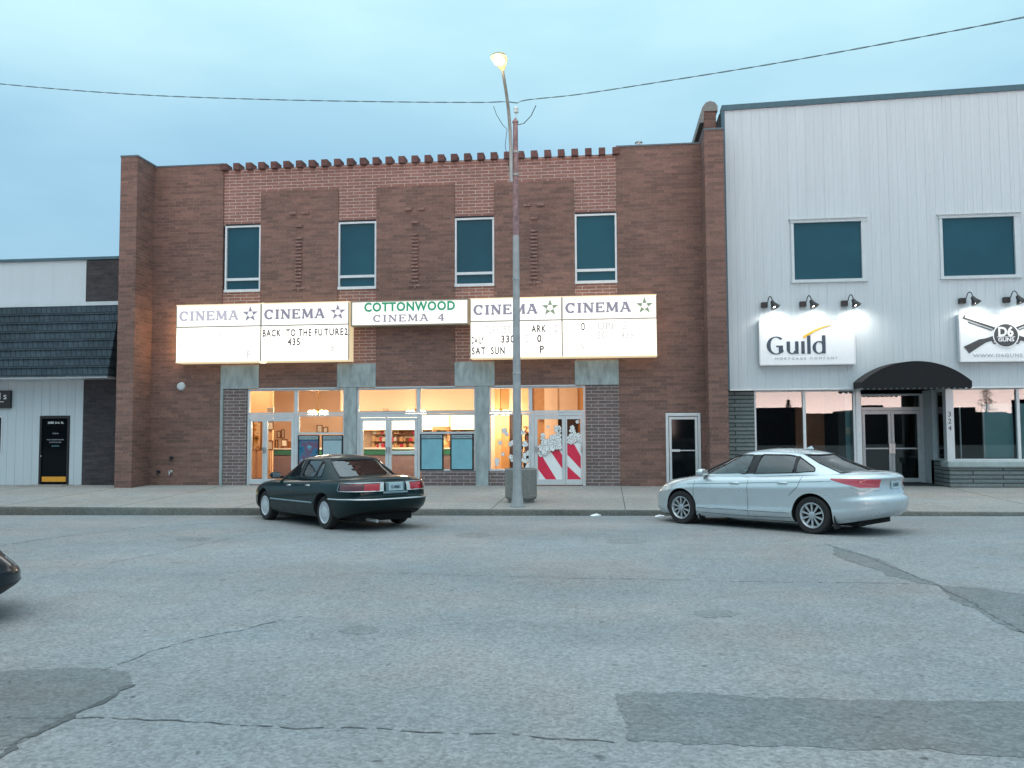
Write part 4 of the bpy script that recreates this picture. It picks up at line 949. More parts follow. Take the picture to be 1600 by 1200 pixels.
def guns():
    x0, x1, z0, z1 = 9.86, 13.0, 3.52, 4.83; t = sign_board('shop_sign', x0, x1, z0, z1, 'white sign board with crossed rifles and a round D6 GUNS badge'); y = YS-.212
    cx, cz = at(1570, 524, YS-.2); cx += .02
    for s, yy in ((1, y), (-1, y-.004)):
        m = MB(); F_ = lambda pts: [(cx+s*p[0], cz+p[1]) for p in pts]
        m.poly(F_([(-1.12, -.30), (-.98, -.49), (-.70, -.30), (-.52, -.19), (-.38, -.15), (-.30, -.17), (-.28, -.11), (-.42, -.04), (-.56, -.08), (-.70, -.10)]), yy-.002, yy+.004)
        m.poly(F_([(-.42, -.04), (-.30, -.12), (.35, .17), (.30, .235)]), yy-.0035, yy+.004)
        m.poly(F_([(.30, .235), (.33, .19), (1.13, .50), (1.11, .545)]), yy-.0028, yy+.004)
        m.poly(F_([(.35, .16), (.36, .135), (1.0, .385), (.99, .41)]), yy-.0022, yy+.004)
        m.poly(F_([(1.05, .53), (1.10, .55), (1.08, .60), (1.05, .58)]), yy-.0018, yy+.004)
        m.poly(F_([(-.38, -.15), (-.33, -.24), (-.26, -.24), (-.24, -.13), (-.27, -.13), (-.28, -.2), (-.31, -.2), (-.34, -.14)]), yy-.0012, yy+.004)
        m.build('rifle', M_gunink, t)
    m = MB(); m.lathe([(.345, 0), (.345, .002)], (cx, y-.009, cz), 'Y', 40); m.build('badge_rim', M_paper, t)
    m = MB(); m.lathe([(.315, 0), (.315, .002)], (cx, y-.012, cz), 'Y', 40); m.build('badge', M_gunink, t)
    m = MB(); m.text('D6', cx, cz-.02, .36, y-.016, y-.0125, width=.40, align='CENTER', bold=.012); m.build('badge_lettering', M_paper, t)
    m = MB(); m.text('GUNS', cx, cz-.17, .15, y-.016, y-.0125, width=.42, align='CENTER', bold=.004); m.build('badge_lettering', M_paper, t)
    m = MB(); m.box(cx-.24, cx+.24, y-.0155, y-.0125, cz-.05, cz-.036); m.build('badge_bar', M_paper, t)
    m = MB(); m.text('WWW.D6GUNS.COM', cx, 3.63, .135, y-.003, y+.004, width=1.75, align='CENTER', space=1.15); m.build('web_lettering', M_greyl, t)
M_gunink = mat('charcoal_ink', (.05, .055, .06), .5)
guns()
M_bulb = emit('lamp_bulb', (1, .96, .88), 14)
def gooseneck(X, label):
    Z = 5.24; Y = YS; t = thing('sign_lamp', label, 'lamp', (X, Y, Z), 'gooseneck lamps above the sign boards')
    b = MB(); b.box(X-.24, X-.06, Y-.13, Y-.01, Z-.08, Z+.08, b=.012); b.build('wall_box', M_black, t)
    a = MB(); pts = [(X-.1, Y-.1, Z+.02)]
    for k in range(11): q = math.pi*k/10; pts.append((X-.04*math.cos(q)-.02, Y-.14-.22*(k/10), Z+.08+.14*math.sin(q)))
    pts.append((X+.03, Y-.37, Z+.02)); a.tube(pts, .014, 8); a.build('arm', M_black, t, smooth=60)
    s = MB(); prof = [(.03, .12), (.05, .10), (.07, .02), (.14, -.10), (.15, -.11), (.14, -.112), (.06, .0), (.02, .08)]
    s.lathe(prof, (0, 0, 0), n=20); rot = Matrix.Rotation(R(-24), 3, 'Y') @ Matrix.Rotation(R(-14), 3, 'X')
    s.v = [tuple(rot @ Vector(p)+Vector((X+.05, Y-.38, Z-.03))) for p in s.v]; s.build('lamp_shade', M_black, t, smooth=40)
    b = MB(); b.lathe([(.01, .03), (.035, .01), (.04, -.03), (.015, -.06)], (X+.06, Y-.38, Z-.06), n=12); b.build('bulb', M_bulb, t, smooth=60)
    l = bpy.data.lights.new('sign_lamp_light', 'SPOT'); l.energy = 62; l.spot_size = R(165); l.spot_blend = 1; l.color = (1, .95, .87); l.shadow_soft_size = .14
    o = bpy.data.objects.new('sign_lamp_light', l); COL.objects.link(o); o.parent = t; o.location = (.08, -.39, -.14); o.rotation_euler = (R(22), 0, 0)
for X, lab in ((4.72, 'leftmost gooseneck lamp over the Guild sign'), (5.80, 'middle gooseneck lamp over the Guild sign'), (6.95, 'rightmost gooseneck lamp over the Guild sign'), (10.15, 'gooseneck lamp over the left end of the rifles sign'), (11.33, 'gooseneck lamp over the middle of the rifles sign'), (12.5, 'gooseneck lamp over the right end of the rifles sign')): gooseneck(X, lab)

# ---------------------------------------------------------------- low shop at the left
left = thing('low_shop', 'low pale shop with a blue shingled mansard and a brick pier', 'building', (-18, Y0, 0))
M_shingle = brick('slate_blue_shingle', (.048, .072, .088), (.036, .055, .070), (.014, .02, .025), bw=.17, rh=.2875, ms=.010, var=.25, bumpd=.03)
M_yel = mat('amber_door_band', (.75, .33, .03), .4, var=.05)
def low_shop():
    def part(n, m, *b, bev=0):
        w = MB(); w.box(*b, b=bev); return w.build(n, m, left)
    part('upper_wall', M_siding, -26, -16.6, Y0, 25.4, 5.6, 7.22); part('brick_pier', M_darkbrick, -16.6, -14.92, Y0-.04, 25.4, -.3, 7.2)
    part('coping', M_trimblue, -26, -14.92, Y0-.07, 25.45, 7.22, 7.31)
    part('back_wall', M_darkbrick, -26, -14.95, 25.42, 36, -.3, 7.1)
    w = MB(); x0 = -26
    pr = [(x0, Y0)]; k = -26
    while k < -16.75: pr += [(k+.1, Y0), (k+.11, Y0+.014), (k+.13, Y0+.014), (k+.14, Y0)]; k += .29
    pr.append((-16.62, Y0)); n = len(pr)
    # lower siding, cut round the door
    def sid(xa, xb, z0, z1):
        q = [p for p in pr if xa < p[0] < xb]; q = [(xa, Y0)]+q+[(xb, Y0)]; n = len(q); w = MB()
        w.add([(p[0], p[1], z0) for p in q]+[(p[0], p[1], z1) for p in q]+[(xb, 25.4, z0), (xb, 25.4, z1), (xa, 25.4, z0), (xa, 25.4, z1)], [(i, i+1, n+i+1, n+i) for i in range(n-1)]+[(n-1, 2*n, 2*n+1, 2*n-1), (0, n, 2*n+3, 2*n+2)])
        w.build('siding', M_siding, left)
    sid(-26, -20.6, -.3, 3.5); sid(-20.6, -19.4, 2.21, 3.5); sid(-20.6, -19.4, -.3, 1.0); sid(-19.4, -18.1, -.3, 3.5); sid(-17.06, -16.6, -.3, 3.5); sid(-18.1, -17.06, 2.21, 3.5)
    # mansard with overlapping shingle courses
    zt, zb, yt, yb, xr_t, xr_b = 5.70, 3.40, 24.95, 24.35, -15.42, -15.62
    m = MB(); N_ = 8
    vs = []; fs = []
    for i in range(N_):
        za, zb_ = zt+(zb-zt)*i/N_, zt+(zb-zt)*(i+1)/N_; ya, yb_ = yt+(yb-yt)*i/N_, yt+(yb-yt)*(i+1)/N_-.035
        xa, xb = -15.30-.0*i, -15.30+.03
        m.add([(-26, ya, za), (xa, ya, za), (xb, yb_, zb_), (-26, yb_, zb_), (-26, yb_+.035, zb_), (xb-.03, yb_+.035, zb_), (xa, Y0, za), (xb, Y0, zb_)], [(0, 1, 2, 3), (3, 2, 5, 4), (1, 6, 7, 2)])
    m.build('mansard', M_shingle, left)
    c = MB(); c.box(-26, -15.28, yt-.02, Y0-.05, zt, zt+.12); c.build('mansard_cap', M_pale, left)
    c = MB(); c.box(-26, -15.3, yb+.02, Y0, zb-.05, zb+.02); c.build('soffit', M_white, left)
    f = MB(); f.box(-18.09, -18.02, Y0-.02, 25.35, -.1, 2.2); f.box(-17.14, -17.07, Y0-.02, 25.35, -.1, 2.2); f.box(-18.02, -17.14, Y0-.018, 25.35, 2.12, 2.2)
    d = f.build('door', M_black, left); p = MB(); p.box(-18.02, -17.14, Y0+.02, Y0+.04, -.05, 2.12); p.build('pane', M_darkpane, d)
    p = MB(); p.box(-17.99, -17.17, Y0+.005, Y0+.018, .10, .26); p.build('kick_band', M_yel, d)
    for z, s, tx, w, m_ in ((1.95, .1, '308B 3rd. St.', .55, M_wv), (1.62, .07, 'Salon', .2, M_greyl), (1.42, .055, 'WATERMARK', .6, M_greyl), (1.34, .05, 'DESIGNS', .4, M_greyl), (1.22, .05, 'OPEN', .25, M_paleblue)):
        q = MB(); q.text(tx, -17.56, z, s, Y0+.012, Y0+.018, width=w, align='CENTER'); q.build('door_lettering', m_, d)
    h = MB(); h.lathe([(.02, -.04), (.025, -.02), (.012, 0)], (-18.0, Y0-.01, .92), 'Y', 10); h.build('handle', M_steel, d)
    f = MB(); f.box(-20.62, -19.38, Y0-.02, 25.3, 1.0, 2.21); w = f.build('window', M_white, left); p = MB(); p.box(-20.57, -19.43, Y0-.026, Y0-.021, 1.05, 2.16); p.build('pane', M_darkpane, w)
    part('door_step', M_walk, -18.4, -16.9, 24.6, Y0-.002, -.1, .012)
low_shop()
t = thing('shop_sign', 'black sign board ending in white letters d s on the low shop', 'sign', (-20, Y0, 2.46))
b = MB(); b.box(-21.4, -19.08, Y0-.1, Y0-.005, 2.46, 3.03); b.build('board', M_black, t)
b = MB(); b.text('ds', -19.2, 2.75, .30, Y0-.106, Y0-.1, width=.36, align='RIGHT', space=1.4); b.build('lettering', M_wv, t)
b = MB(); b.box(-21.2, -19.3, Y0-.106, Y0-.1, 2.655, 2.675); b.build('rule_line', M_wv, t)

# ---------------------------------------------------------------- small things on the cinema wall and roof
M_planter = mat('exposed_aggregate', (.21, .21, .20), .9, var=.25, scale=30, bump=.5, bscale=80)
t = thing('wall_vent', 'small round pale vent on the brick left of the marquee', 'vent', (-13.33, Y0, 3.1))
b = MB(); b.lathe([(.11, 0), (.125, -.02), (.12, -.06), (.07, -.085), (.01, -.09)], (-13.33, Y0, 3.1), 'Y', 24); b.build('cover', M_pale, t, smooth=50)
b = MB(); b.lathe([(.135, -.004), (.135, -.012), (.12, -.02)], (-13.33, Y0, 3.1), 'Y', 24); b.build('flange', M_steel, t)
for X, Z, l, mm in ((-13.60, .86, 'dark wall tap, highest of the three fittings low on the left brickwork', M_black), (-13.62, .42, 'pale capped pipe fitting low on the left brickwork', M_steel), (-14.02, .42, 'dark pipe stub beside the left wing wall', M_black)):
    t = thing('wall_tap', l, 'tap', (X, Y0, Z), 'fittings low on the brick wall')
    b = MB(); b.lathe([(.05, 0), (.05, -.02), (.028, -.03), (.028, -.09), (.04, -.1), (.04, -.12)], (X, Y0, Z), 'Y', 14); b.build('stem', mm, t, smooth=40)
    b = MB(); b.tube([(X, Y0-.09, Z), (X, Y0-.13, Z-.05), (X, Y0-.13, Z-.1)], .022, 8); b.build('spout', mm, t, smooth=40)
t = thing('roof_vent_pipe', 'short grey vent pipe on the cinema roof', 'pipe', (1.1, 28, 9.45)); X, Z = at(998, 222, 28); t.location.x = X; WL[t] = Vector((X, 28, 9.45))
b = MB(); b.lathe([(.1, 9.45), (.1, Z-.03), (.13, Z-.03), (.13, Z), (.05, Z+.02)], (X, 28, 0), n=14); b.build('pipe', M_pale, t)
t = thing('parapet_wall', 'brown brick party wall end with a pale rounded cap behind the wing wall', 'wall', (3.2, 25.7, 9.3))
b = MB(); b.box(3.05, 3.42, 25.7, 37, 9.3, 11.35); b.build('brickwork', M_field, t)
pts = [(2.93, 11.0), (2.95, 11.3), (3.02, 11.5), (3.12, 11.62), (3.25, 11.66), (3.38, 11.62), (3.47, 11.5), (3.47, 11.35), (3.06, 11.35), (3.04, 11.0)]
b = MB(); b.poly(pts, 25.66, 37); b.build('rounded_cap', M_planter, t, smooth=30)
t = thing('conduit', 'thin pale conduit beside the left shop front', 'pipe', (-11.98, 25.16, 0)); 
b = MB(); b.box(-12.03, -11.95, 25.16, 25.2, -.04, 2.99, b=.01); b.build('channel', M_conc, t)

# ---------------------------------------------------------------- street lamp, cables, planter
M_galv = mat('galvanised_grey', (.34, .355, .365), .6, metal=.1, var=.15, scale=4, bump=.15, bscale=25)
def street_lamp():
    X, Y = -2.10, 19.75; zb = walk_z(Y)
    t = thing('street_lamp', 'tall grey street lamp with a rusty upper pole and lit head', 'street lamp', (X, Y, zb))
    XT = X-.0; top = 9.05; zr = 6.3
    p = MB(); n = 24; rz = lambda z: .108-.048*(z-zb)/(top-zb)
    p.tube([(X, Y, zb), (X, Y, zb+.03)], .19, 20); p.tube([(X, Y, zb+.03), (X, Y, zb+.16), (X, Y, zb+.3)]+[(X, Y, z) for z in np.linspace(zb+.5, zr, 12)], [.15, .135, .115]+[rz(z) for z in np.linspace(zb+.5, zr, 12)], 20)
    p.build('pole', M_galv, t, smooth=50)
    q = MB(); q.tube([(X, Y, z) for z in np.linspace(zr, top, 8)], [rz(z) for z in np.linspace(zr, top, 8)], 20); q.tube([(X, Y, top), (X, Y, top+.03), (X, Y, top+.12)], [.075, .075, .01], 16); q.build('upper_pole', M_rustpole, t, smooth=50)
    h = MB(); h.box(X-.04, X+.04, Y-rz(2.2)-.012, Y-rz(2.2)+.03, 1.95, 2.35, b=.008); h.build('hand_hole_cover', M_galv, t)
    h = MB(); h.tube([(X, Y, 5.25), (X, Y, 5.27)], rz(5)+.012, 20); h.build('band', M_steel, t); h = MB(); h.tube([(X, Y, 3.0), (X, Y, 3.03)], rz(3)+.012, 20); h.build('band', M_steel, t)
    a = MB(); hx, hz = at(778, 107, 17.6)
    pts = []
    P0, P1, P2, P3 = Vector((X-.10, Y-.02, 7.6)), Vector((X-.10, Y-.05, 9.3)), Vector((X-.1, 19.0, 9.6)), Vector((X-.12, 17.9, 9.75))
    hd = at(785, 108, 17.75); P3 = Vector((hd[0], 17.75, hd[1])); P2 = Vector((X-.12, 19.1, P3.z-.12))
    for k in range(21):
        q = k/20; pts.append(P0*(1-q)**3+P1*3*q*(1-q)**2+P2*3*q*q*(1-q)+P3*q**3)
    a.tube(pts, [.045-.012*k/20 for k in range(21)], 12); a.build('arm', M_galv, t, smooth=60)
    for z in (7.75, 8.3): b = MB(); b.tube([(X, Y, z), (X, Y, z+.05)], rz(z)+.02, 16); b.tube([(X, Y, z+.025), (X-.12, Y, z+.025)], .02, 8); b.build('clamp', M_galv, t)
    # cobra head, seen from below
    d = (P3-pts[-2]).normalized(); d = Vector((-.06, -1, .12)).normalized(); s = d.cross(Vector((0, 0, 1))).normalized(); u = s.cross(d)
    c0 = P3; h = MB(); secs = [(-.05, .045, .05, .0), (.08, .085, .07, .01), (.2, .14, .10, .02), (.36, .17, .11, .02), (.50, .165, .09, .015), (.59, .11, .05, .0), (.62, .03, .02, 0)]
    vs = []; nn = 18
    for l, w, hh, o in secs:
        for j in range(nn):
            q = 2*math.pi*j/nn; zz = math.sin(q)*hh; zz = zz if zz > 0 else zz*.25
            vs.append(c0+d*l+s*(w*math.cos(q))+u*(zz+o))
    h.add(vs, [(i*nn+j, i*nn+(j+1) % nn, (i+1)*nn+(j+1) % nn, (i+1)*nn+j) for i in range(len(secs)-1) for j in range(nn)]+[tuple(range(nn)), tuple(range((len(secs)-1)*nn, len(secs)*nn))])
    hd_ = h.build('lamp_head', M_head, t, smooth=50)
    g = MB(); vs = []
    for i, (f, zz) in enumerate(((1, 0), (.92, -.05), (.75, -.1), (.45, -.135), (.1, -.15))):
        for j in range(nn): q = 2*math.pi*j/nn; vs.append(c0+d*(.41+.17*f*math.cos(q))+s*(.145*f*math.sin(q))+u*(zz*.8-.012))
    g.add(vs, [(i*nn+j, i*nn+(j+1) % nn, (i+1)*nn+(j+1) % nn, (i+1)*nn+j) for i in range(4) for j in range(nn)]+[tuple(range(4*nn, 5*nn))])
    g.build('lens', M_lens, t, smooth=60)
    l = bpy.data.lights.new('street_light', 'POINT'); l.energy = 70; l.color = (1, .76, .42); l.shadow_soft_size = .03
    o = bpy.data.objects.new('street_light', l); COL.objects.link(o); o.parent = t; o.location = (c0+d*.46+u*-.38)-Vector((X, Y, zb))
    # insulator and tie on the pole top
    b = MB(); b.lathe([(.012, 0), (.012, .14), (.06, .15), (.05, .2), (.065, .24), (.02, .3)], (X+.02, Y, top+.1), n=12); b.build('insulator', M_pale, t, smooth=40)
    b = MB(); b.tube([Vector((X-.52, Y-.05, 9.46)), Vector((X-.45, Y-.05, 9.25)), Vector((X-.3, Y, 9.0)), Vector((X-.2, Y, 8.9)), Vector((X-.25, Y, 8.5)), Vector((X-.15, Y, 7.9))], .007, 6); b.build('drop_wire', M_black, t)
    b = MB(); b.tube([Vector((X+.06, Y, 9.0)), Vector((X+.2, Y, 9.02)), Vector((X+.38, Y, 9.2)), Vector((X+.5, Y, 9.45))], .010, 6); b.build('drop_wire', M_black, t)
    return X, Y, top
M_rustpole = mat('rusty_mauve_paint', (.24, .15, .16), .7, var=.4, scale=7); M_head = mat('lamp_head_paint', (.40, .33, .20), .5); M_lens = emit('lit_lamp_lens', (1, .86, .52), 1.15, (.4, .35, .25))
LX, LY, LT = street_lamp()
def cable(pixels, ys, label):
    pts = []
    for (px, py), Y in zip(pixels, ys): x, z = at(px, py, Y); pts.append(Vector((x, Y, z)))
    out = []
    for i in range(len(pts)-1):
        p0, p1, p2, p3 = pts[max(i-1, 0)], pts[i], pts[i+1], pts[min(i+2, len(pts)-1)]
        for k in range(12):
            q = k/12; out.append(.5*((2*p1)+(-p0+p2)*q+(2*p0-5*p1+4*p2-p3)*q*q+(-p0+3*p1-3*p2+p3)*q**3))
    out.append(pts[-1])
    # twisted bundle: two strands round each other
    c = MB(); acc = 0
    for ph in (0, math.pi):
        st = []; acc = 0
        dense = []
        for a, b in zip(out, out[1:]):
            for k in range(6): dense.append(a.lerp(b, k/6))
        for i, p in enumerate(dense):
            if i: acc += (p-dense[i-1]).length
            st.append(p+Vector((0, .008*math.cos(acc*7+ph), .008*math.sin(acc*7+ph))))
        c.tube(st, .0065, 5)
    o = c.build('overhead_cable', M_cable, loc=out[0]); return tag(o, label, 'cable', 'overhead cables')
M_cable = mat('dark_cable', (.07, .10, .11), .6)
cable([(-160, 112), (0, 131), (200, 147), (400, 155), (600, 159), (745, 160), (788, 159), (808, 161)], [19.75]*8, 'overhead cable running left from the street lamp top')
cable([(808, 161), (825, 156), (900, 148), (1000, 133), (1200, 101), (1400, 65), (1600, 27), (1760, -8)], [19.75, 19.6, 19.0, 18.3, 16.8, 15.4, 14.0, 13.0], 'overhead cable rising right from the street lamp top')
def planter():
    Y = 20.75; X, _ = at(814, 760, Y); zb = walk_z(Y)
    t = thing('concrete_planter', 'round concrete planter standing behind the street lamp', 'planter', (X, Y, zb))
    r = .395; prof = [(r-.08, .0), (r-.08, .05), (r-.03, .08), (r, .13), (r, .80), (r-.02, .83), (r-.06, .83), (r-.07, .74)]
    b = MB(); b.lathe(prof, (X, Y, zb), n=10); b.v = [(p[0], p[1], p[2]) for p in b.v]; b.build('tub', M_planter, t, smooth=25)
    b = MB(); b.lathe([(r-.075, .70), (r-.2, .74), (.05, .75)], (X, Y, zb), n=16); b.build('soil', M_dark, t)
planter()
for i, (px, py, w, lab) in enumerate(((822, 787, .10, 'crumpled white paper scrap at the foot of the street lamp'), (932, 805, .16, 'flattened white litter in the gutter right of the street lamp'), (1030, 808, .12, 'pale crushed wrapper in the gutter by the silver car'))):
    if py < 800: d = ray(px, py); tt = (-.13-CZ)/d.z; X, Y = d.x*tt, d.y*tt; Z = walk_z(Y)+.002
    else: X, Y = onroad(px, py); Y = min(Y, YK-.06); Z = road_z(Y, X)+.003
    rd = random.Random(i); b = MB(); n = 9; vs = [(X, Y, Z+.05)]
    for k in range(n): a = 2*math.pi*k/n; r = w*rd.uniform(.5, 1); vs.append((X+r*math.cos(a), Y+.6*r*math.sin(a), Z+rd.uniform(0, .035)))
    vs2 = [(p[0], p[1], Z) for p in vs[1:]]
    b.add(vs+vs2, [(0, 1+k, 1+(k+1) % n) for k in range(n)]+[(1+k, 1+n+k, 1+n+(k+1) % n, 1+(k+1) % n) for k in range(n)]); tag(b.build('litter', M_paper, loc=(X, Y, Z)), lab, 'litter')

# ---------------------------------------------------------------- what the shop windows mirror: far side of the street
def opposite():
    t = thing('brick_block', 'tall dark brick block across the street, opposite the cinema', 'building', (-30, -42, -.2))
    b = MB(); b.box(-75, -22, -56, -42, -.4, 8.6); b.box(-22, 3.5, -56, -42.6, -.4, 9.4); b.build('wall', M_field, t); b = MB(); b.box(-75.2, -21.9, -56.2, -41.8, 8.6, 8.8); b.box(-21.8, 3.7, -56.2, -42.4, 9.4, 9.6); b.build('roof', M_dark, t)
    for z in (1.2, 5.4):
        for k in range(14): w_ = MB(); w_.box(-60+k*4.4, -57.6+k*4.4, -42.0, -41.9, z, z+2.1); w_.build('window', M_darkpane, t)
    t = thing('far_building', 'long low dark building across the street, mirrored in the shop windows', 'building', (30, -42, -.2))
    b = MB(); rq = random.Random(5); x = 8
    while x < 62: w_ = rq.uniform(2.5, 6); b.box(x, x+w_, -50, -42+rq.uniform(-.5, .5), -.4, 3.55+rq.uniform(-.35, .45)); x += w_+.01; b.build('wall', M_darkbrick, t); b = MB(); b.box(14, 16, -47, -45, 3.2, 4.6); b.box(29, 31, -47, -45, 3.2, 4.3); b.box(44, 45, -47, -45, 3.2, 4.7); b.build('roof', M_dark, t)
    rd = random.Random(12)
    for X, Y, H, w, lab in ((40.0, -54, 7.6, 1.9, 'dark pointed conifer across the street, mirrored in the right shop window'), (44.4, -54, 7.3, 2.7, 'broad bare tree across the street, mirrored in the right shop window'), (21.8, -54, 5.6, 1.4, 'small conifer across the street, mirrored in the left shop window')):
        t = thing('conifer_tree', lab, 'tree', (X, Y, -.3), 'trees across the street'); c = MB(); c.tube([(X, Y, -.3), (X, Y, H-.3)], [.16, .02], 8); c.build('trunk', M_wood, t)
        f = MB()
        for k in range(900):
            q = rd.random()**.7; z = .6+(H-.7)*q; r = w*(1-q)**.8*(.75+.25*math.sin(q*40))*rd.uniform(.3, 1); a = rd.uniform(0, 6.28)
            p = Vector((X+r*math.cos(a), Y+r*math.sin(a), z-.3)); d = Vector((math.cos(a), math.sin(a), -.4)).normalized()*rd.uniform(.12, .3); s = Vector((-math.sin(a), math.cos(a), rd.uniform(-.3, .3)))*.09
            f.add([p-s, p+d*.5+s, p+d, p+d*.4-s*1.2], [(0, 1, 2, 3)])
        f.build('crown', M_leaf, t)
M_leaf = mat('dark_needles', (.03, .05, .03), .8)
opposite()

# ---------------------------------------------------------------- cars
def pch(xs, ys):
    xs = np.array(xs, float); ys = np.array(ys, float); h = np.diff(xs); d = np.diff(ys)/h; m = np.zeros(len(xs)); m[0] = d[0]; m[-1] = d[-1]
    for i in range(1, len(xs)-1):
        if d[i-1]*d[i] > 0: w1 = 2*h[i]+h[i-1]; w2 = h[i]+2*h[i-1]; m[i] = (w1+w2)/(w1/d[i-1]+w2/d[i])
    def f(x):
        x = np.clip(np.asarray(x, float), xs[0], xs[-1]); i = np.clip(np.searchsorted(xs, x)-1, 0, len(xs)-2); t = (x-xs[i])/h[i]
        return ys[i]*(2*t**3-3*t**2+1)+m[i]*h[i]*(t**3-2*t**2+t)+ys[i+1]*(-2*t**3+3*t**2)+m[i+1]*h[i]*(t**3-t**2)
    return f
class Loft:
    """a shell of stacked rounded outlines; u runs round one half from nose (0) to tail (3), t from bottom to top"""
    def __init__(s, zs, zt, W, Xf, Xr, xc, a, b, s0=.9):
        s.zs, s.zt, s.W, s.Xf, s.Xr, s.xc = zs, zt, W, Xf, Xr, xc; s.a, s.b, s.s0 = a, b, s0
    def xy(s, u, t):
        u = np.asarray(u, float); t = np.asarray(t, float); u, t = np.broadcast_arrays(u, t); W, Xf, Xr = s.W(t), s.Xf(t), s.Xr(t); xc = s.xc
        (af, ar), (bf, br) = s.a, s.b
        sf = s.s0*np.clip(u, 0, 1); xF = xc+(Xf-xc)*(1-sf**bf)**(1/af); yF = W*sf
        sr = s.s0*np.clip(3-u, 0, 1); xR = xc-(xc-Xr)*(1-sr**br)**(1/ar); yR = W*sr
        x0 = xc+(Xf-xc)*(1-s.s0**bf)**(1/af); x1 = xc-(xc-Xr)*(1-s.s0**br)**(1/ar)
        xm = x0+(x1-x0)*np.clip(u-1, 0, 1); xi = np.where(xm > xc, (xm-xc)/(Xf-xc), (xc-xm)/(xc-Xr))
        ym = np.where(xm > xc, W*(1-np.clip(xi, 0, 1)**af)**(1/bf), W*(1-np.clip(xi, 0, 1)**ar)**(1/br))
        x = np.where(u < 1, xF, np.where(u > 2, xR, xm)); y = np.where(u < 1, yF, np.where(u > 2, yR, ym)); return x, y
    def pos(s, u, t):
        x, y = s.xy(u, t); z = s.zs(x)+(s.zt(x)-s.zs(x))*t; return np.stack([x, y, z], -1)
    def nrm(s, u, t):
        e = 1e-3; a = s.pos(u+e, t)-s.pos(u-e, t); b = s.pos(u, np.clip(t+e, 0, 1))-s.pos(u, np.clip(t-e, 0, 1)); n = np.cross(b, a)
        n /= np.linalg.norm(n, axis=-1, keepdims=True)+1e-12; sg = np.sign((n*np.stack([np.zeros_like(n[..., 0]), np.ones_like(n[..., 0]), np.zeros_like(n[..., 0])], -1)).sum(-1)+ .5*n[..., 0]*np.where(np.asarray(u) < 1, 1, np.where(np.asarray(u) > 2, -1, 0))); return n*sg[..., None]
    def t_of(s, u, z):
        t = np.full(np.broadcast(u, z).shape, .5)
        for _ in range(6): x, _y = s.xy(u, t); t = np.clip((z-s.zs(x))/(s.zt(x)-s.zs(x)), 0, 1)
        return t
    def u_of_x(s, x, t):
        us = np.linspace(0, 3, 1201); xs = s.xy(us, t)[0]; return float(np.interp(-x, -xs, us))
def patch(mb, L, us, z0, z1, off, side, mi=0, n=6, depth=.012):
    """panel lying on a shell between heights z0(u) and z1(u), standing off its surface"""
    us = np.asarray(us, float); k = len(us); V = []; B = []
    for j in range(n+1):
        z = z0+(z1-z0)*j/n if not callable(z0) else z0(us)+(z1(us)-z0(us))*j/n
        t = L.t_of(us, z); p = L.pos(us, t); nn = L.nrm(us, t); V.append(p+nn*off); B.append(p-nn*depth)
    V = np.array(V).reshape(-1, 3); B = np.array(B).reshape(-1, 3); sg = np.array([1, side, 1]); m = len(V)
    fs = []
    for j in range(n):
        for i in range(k-1): fs.append((j*k+i, j*k+i+1, (j+1)*k+i+1, (j+1)*k+i))
    ring = list(range(k))+[j*k+k-1 for j in range(1, n+1)]+[n*k+i for i in range(k-2, -1, -1)]+[j*k for j in range(n-1, 0, -1)]
    fs += [(ring[i], ring[(i+1) % len(ring)], m+ring[(i+1) % len(ring)], m+ring[i]) for i in range(len(ring))]
    mb.add(np.concatenate([V*sg, B*sg]).tolist(), fs, mi)
def surf_line(L, us, zs_, off, side):
    us = np.asarray(us, float); zs_ = np.broadcast_to(np.asarray(zs_, float), us.shape); t = L.t_of(us, zs_); p = L.pos(us, t)+L.nrm(us, t)*off; p[:, 1] *= side; return [Vector(q) for q in p]
def inpoly(x, z, P):
    c = np.zeros(np.shape(x), bool)
    for (x0, z0), (x1, z1) in zip(P, P[1:]+P[:1]):
        c ^= ((z0 > z) != (z1 > z)) & (x < (x1-x0)*(z-z0)/((z1-z0) if z1 != z0 else 1e-9)+x0)
    return c
def smooth_poly(P, r=.06, n=5):
    out = []
    for i, p in enumerate(P):
        a = Vector(P[i-1]); b = Vector(p); c = Vector(P[(i+1) % len(P)]); d0 = (a-b); d1 = (c-b); q = min(r, d0.length*.45, d1.length*.45)
        s = b+d0.normalized()*q; e = b+d1.normalized()*q
        for k in range(n+1): t = k/n; out.append(tuple(s*(1-t)**2+b*2*t*(1-t)+e*t*t))
    return out
M_tyre = mat('tyre_rubber', (.016, .016, .017), .85, var=.2, scale=30); M_alloy = mat('silver_alloy', (.50, .53, .55), .32, metal=.75, obj=True); M_chrome = mat('bright_trim', (.62, .64, .65), .18, metal=.95, var=.03)
M_rubber = mat('black_rubber_trim', (.015, .016, .018), .5); M_well = mat('wheel_well', (.008, .008, .009), .9); M_cabin = mat('cabin_trim', (.035, .042, .045), .8, obj=True); M_seat = mat('grey_seat_cloth', (.07, .08, .085), .85, obj=True)
M_carglass = glass('car_window_glass', (.32, .45, .47), 2.1)
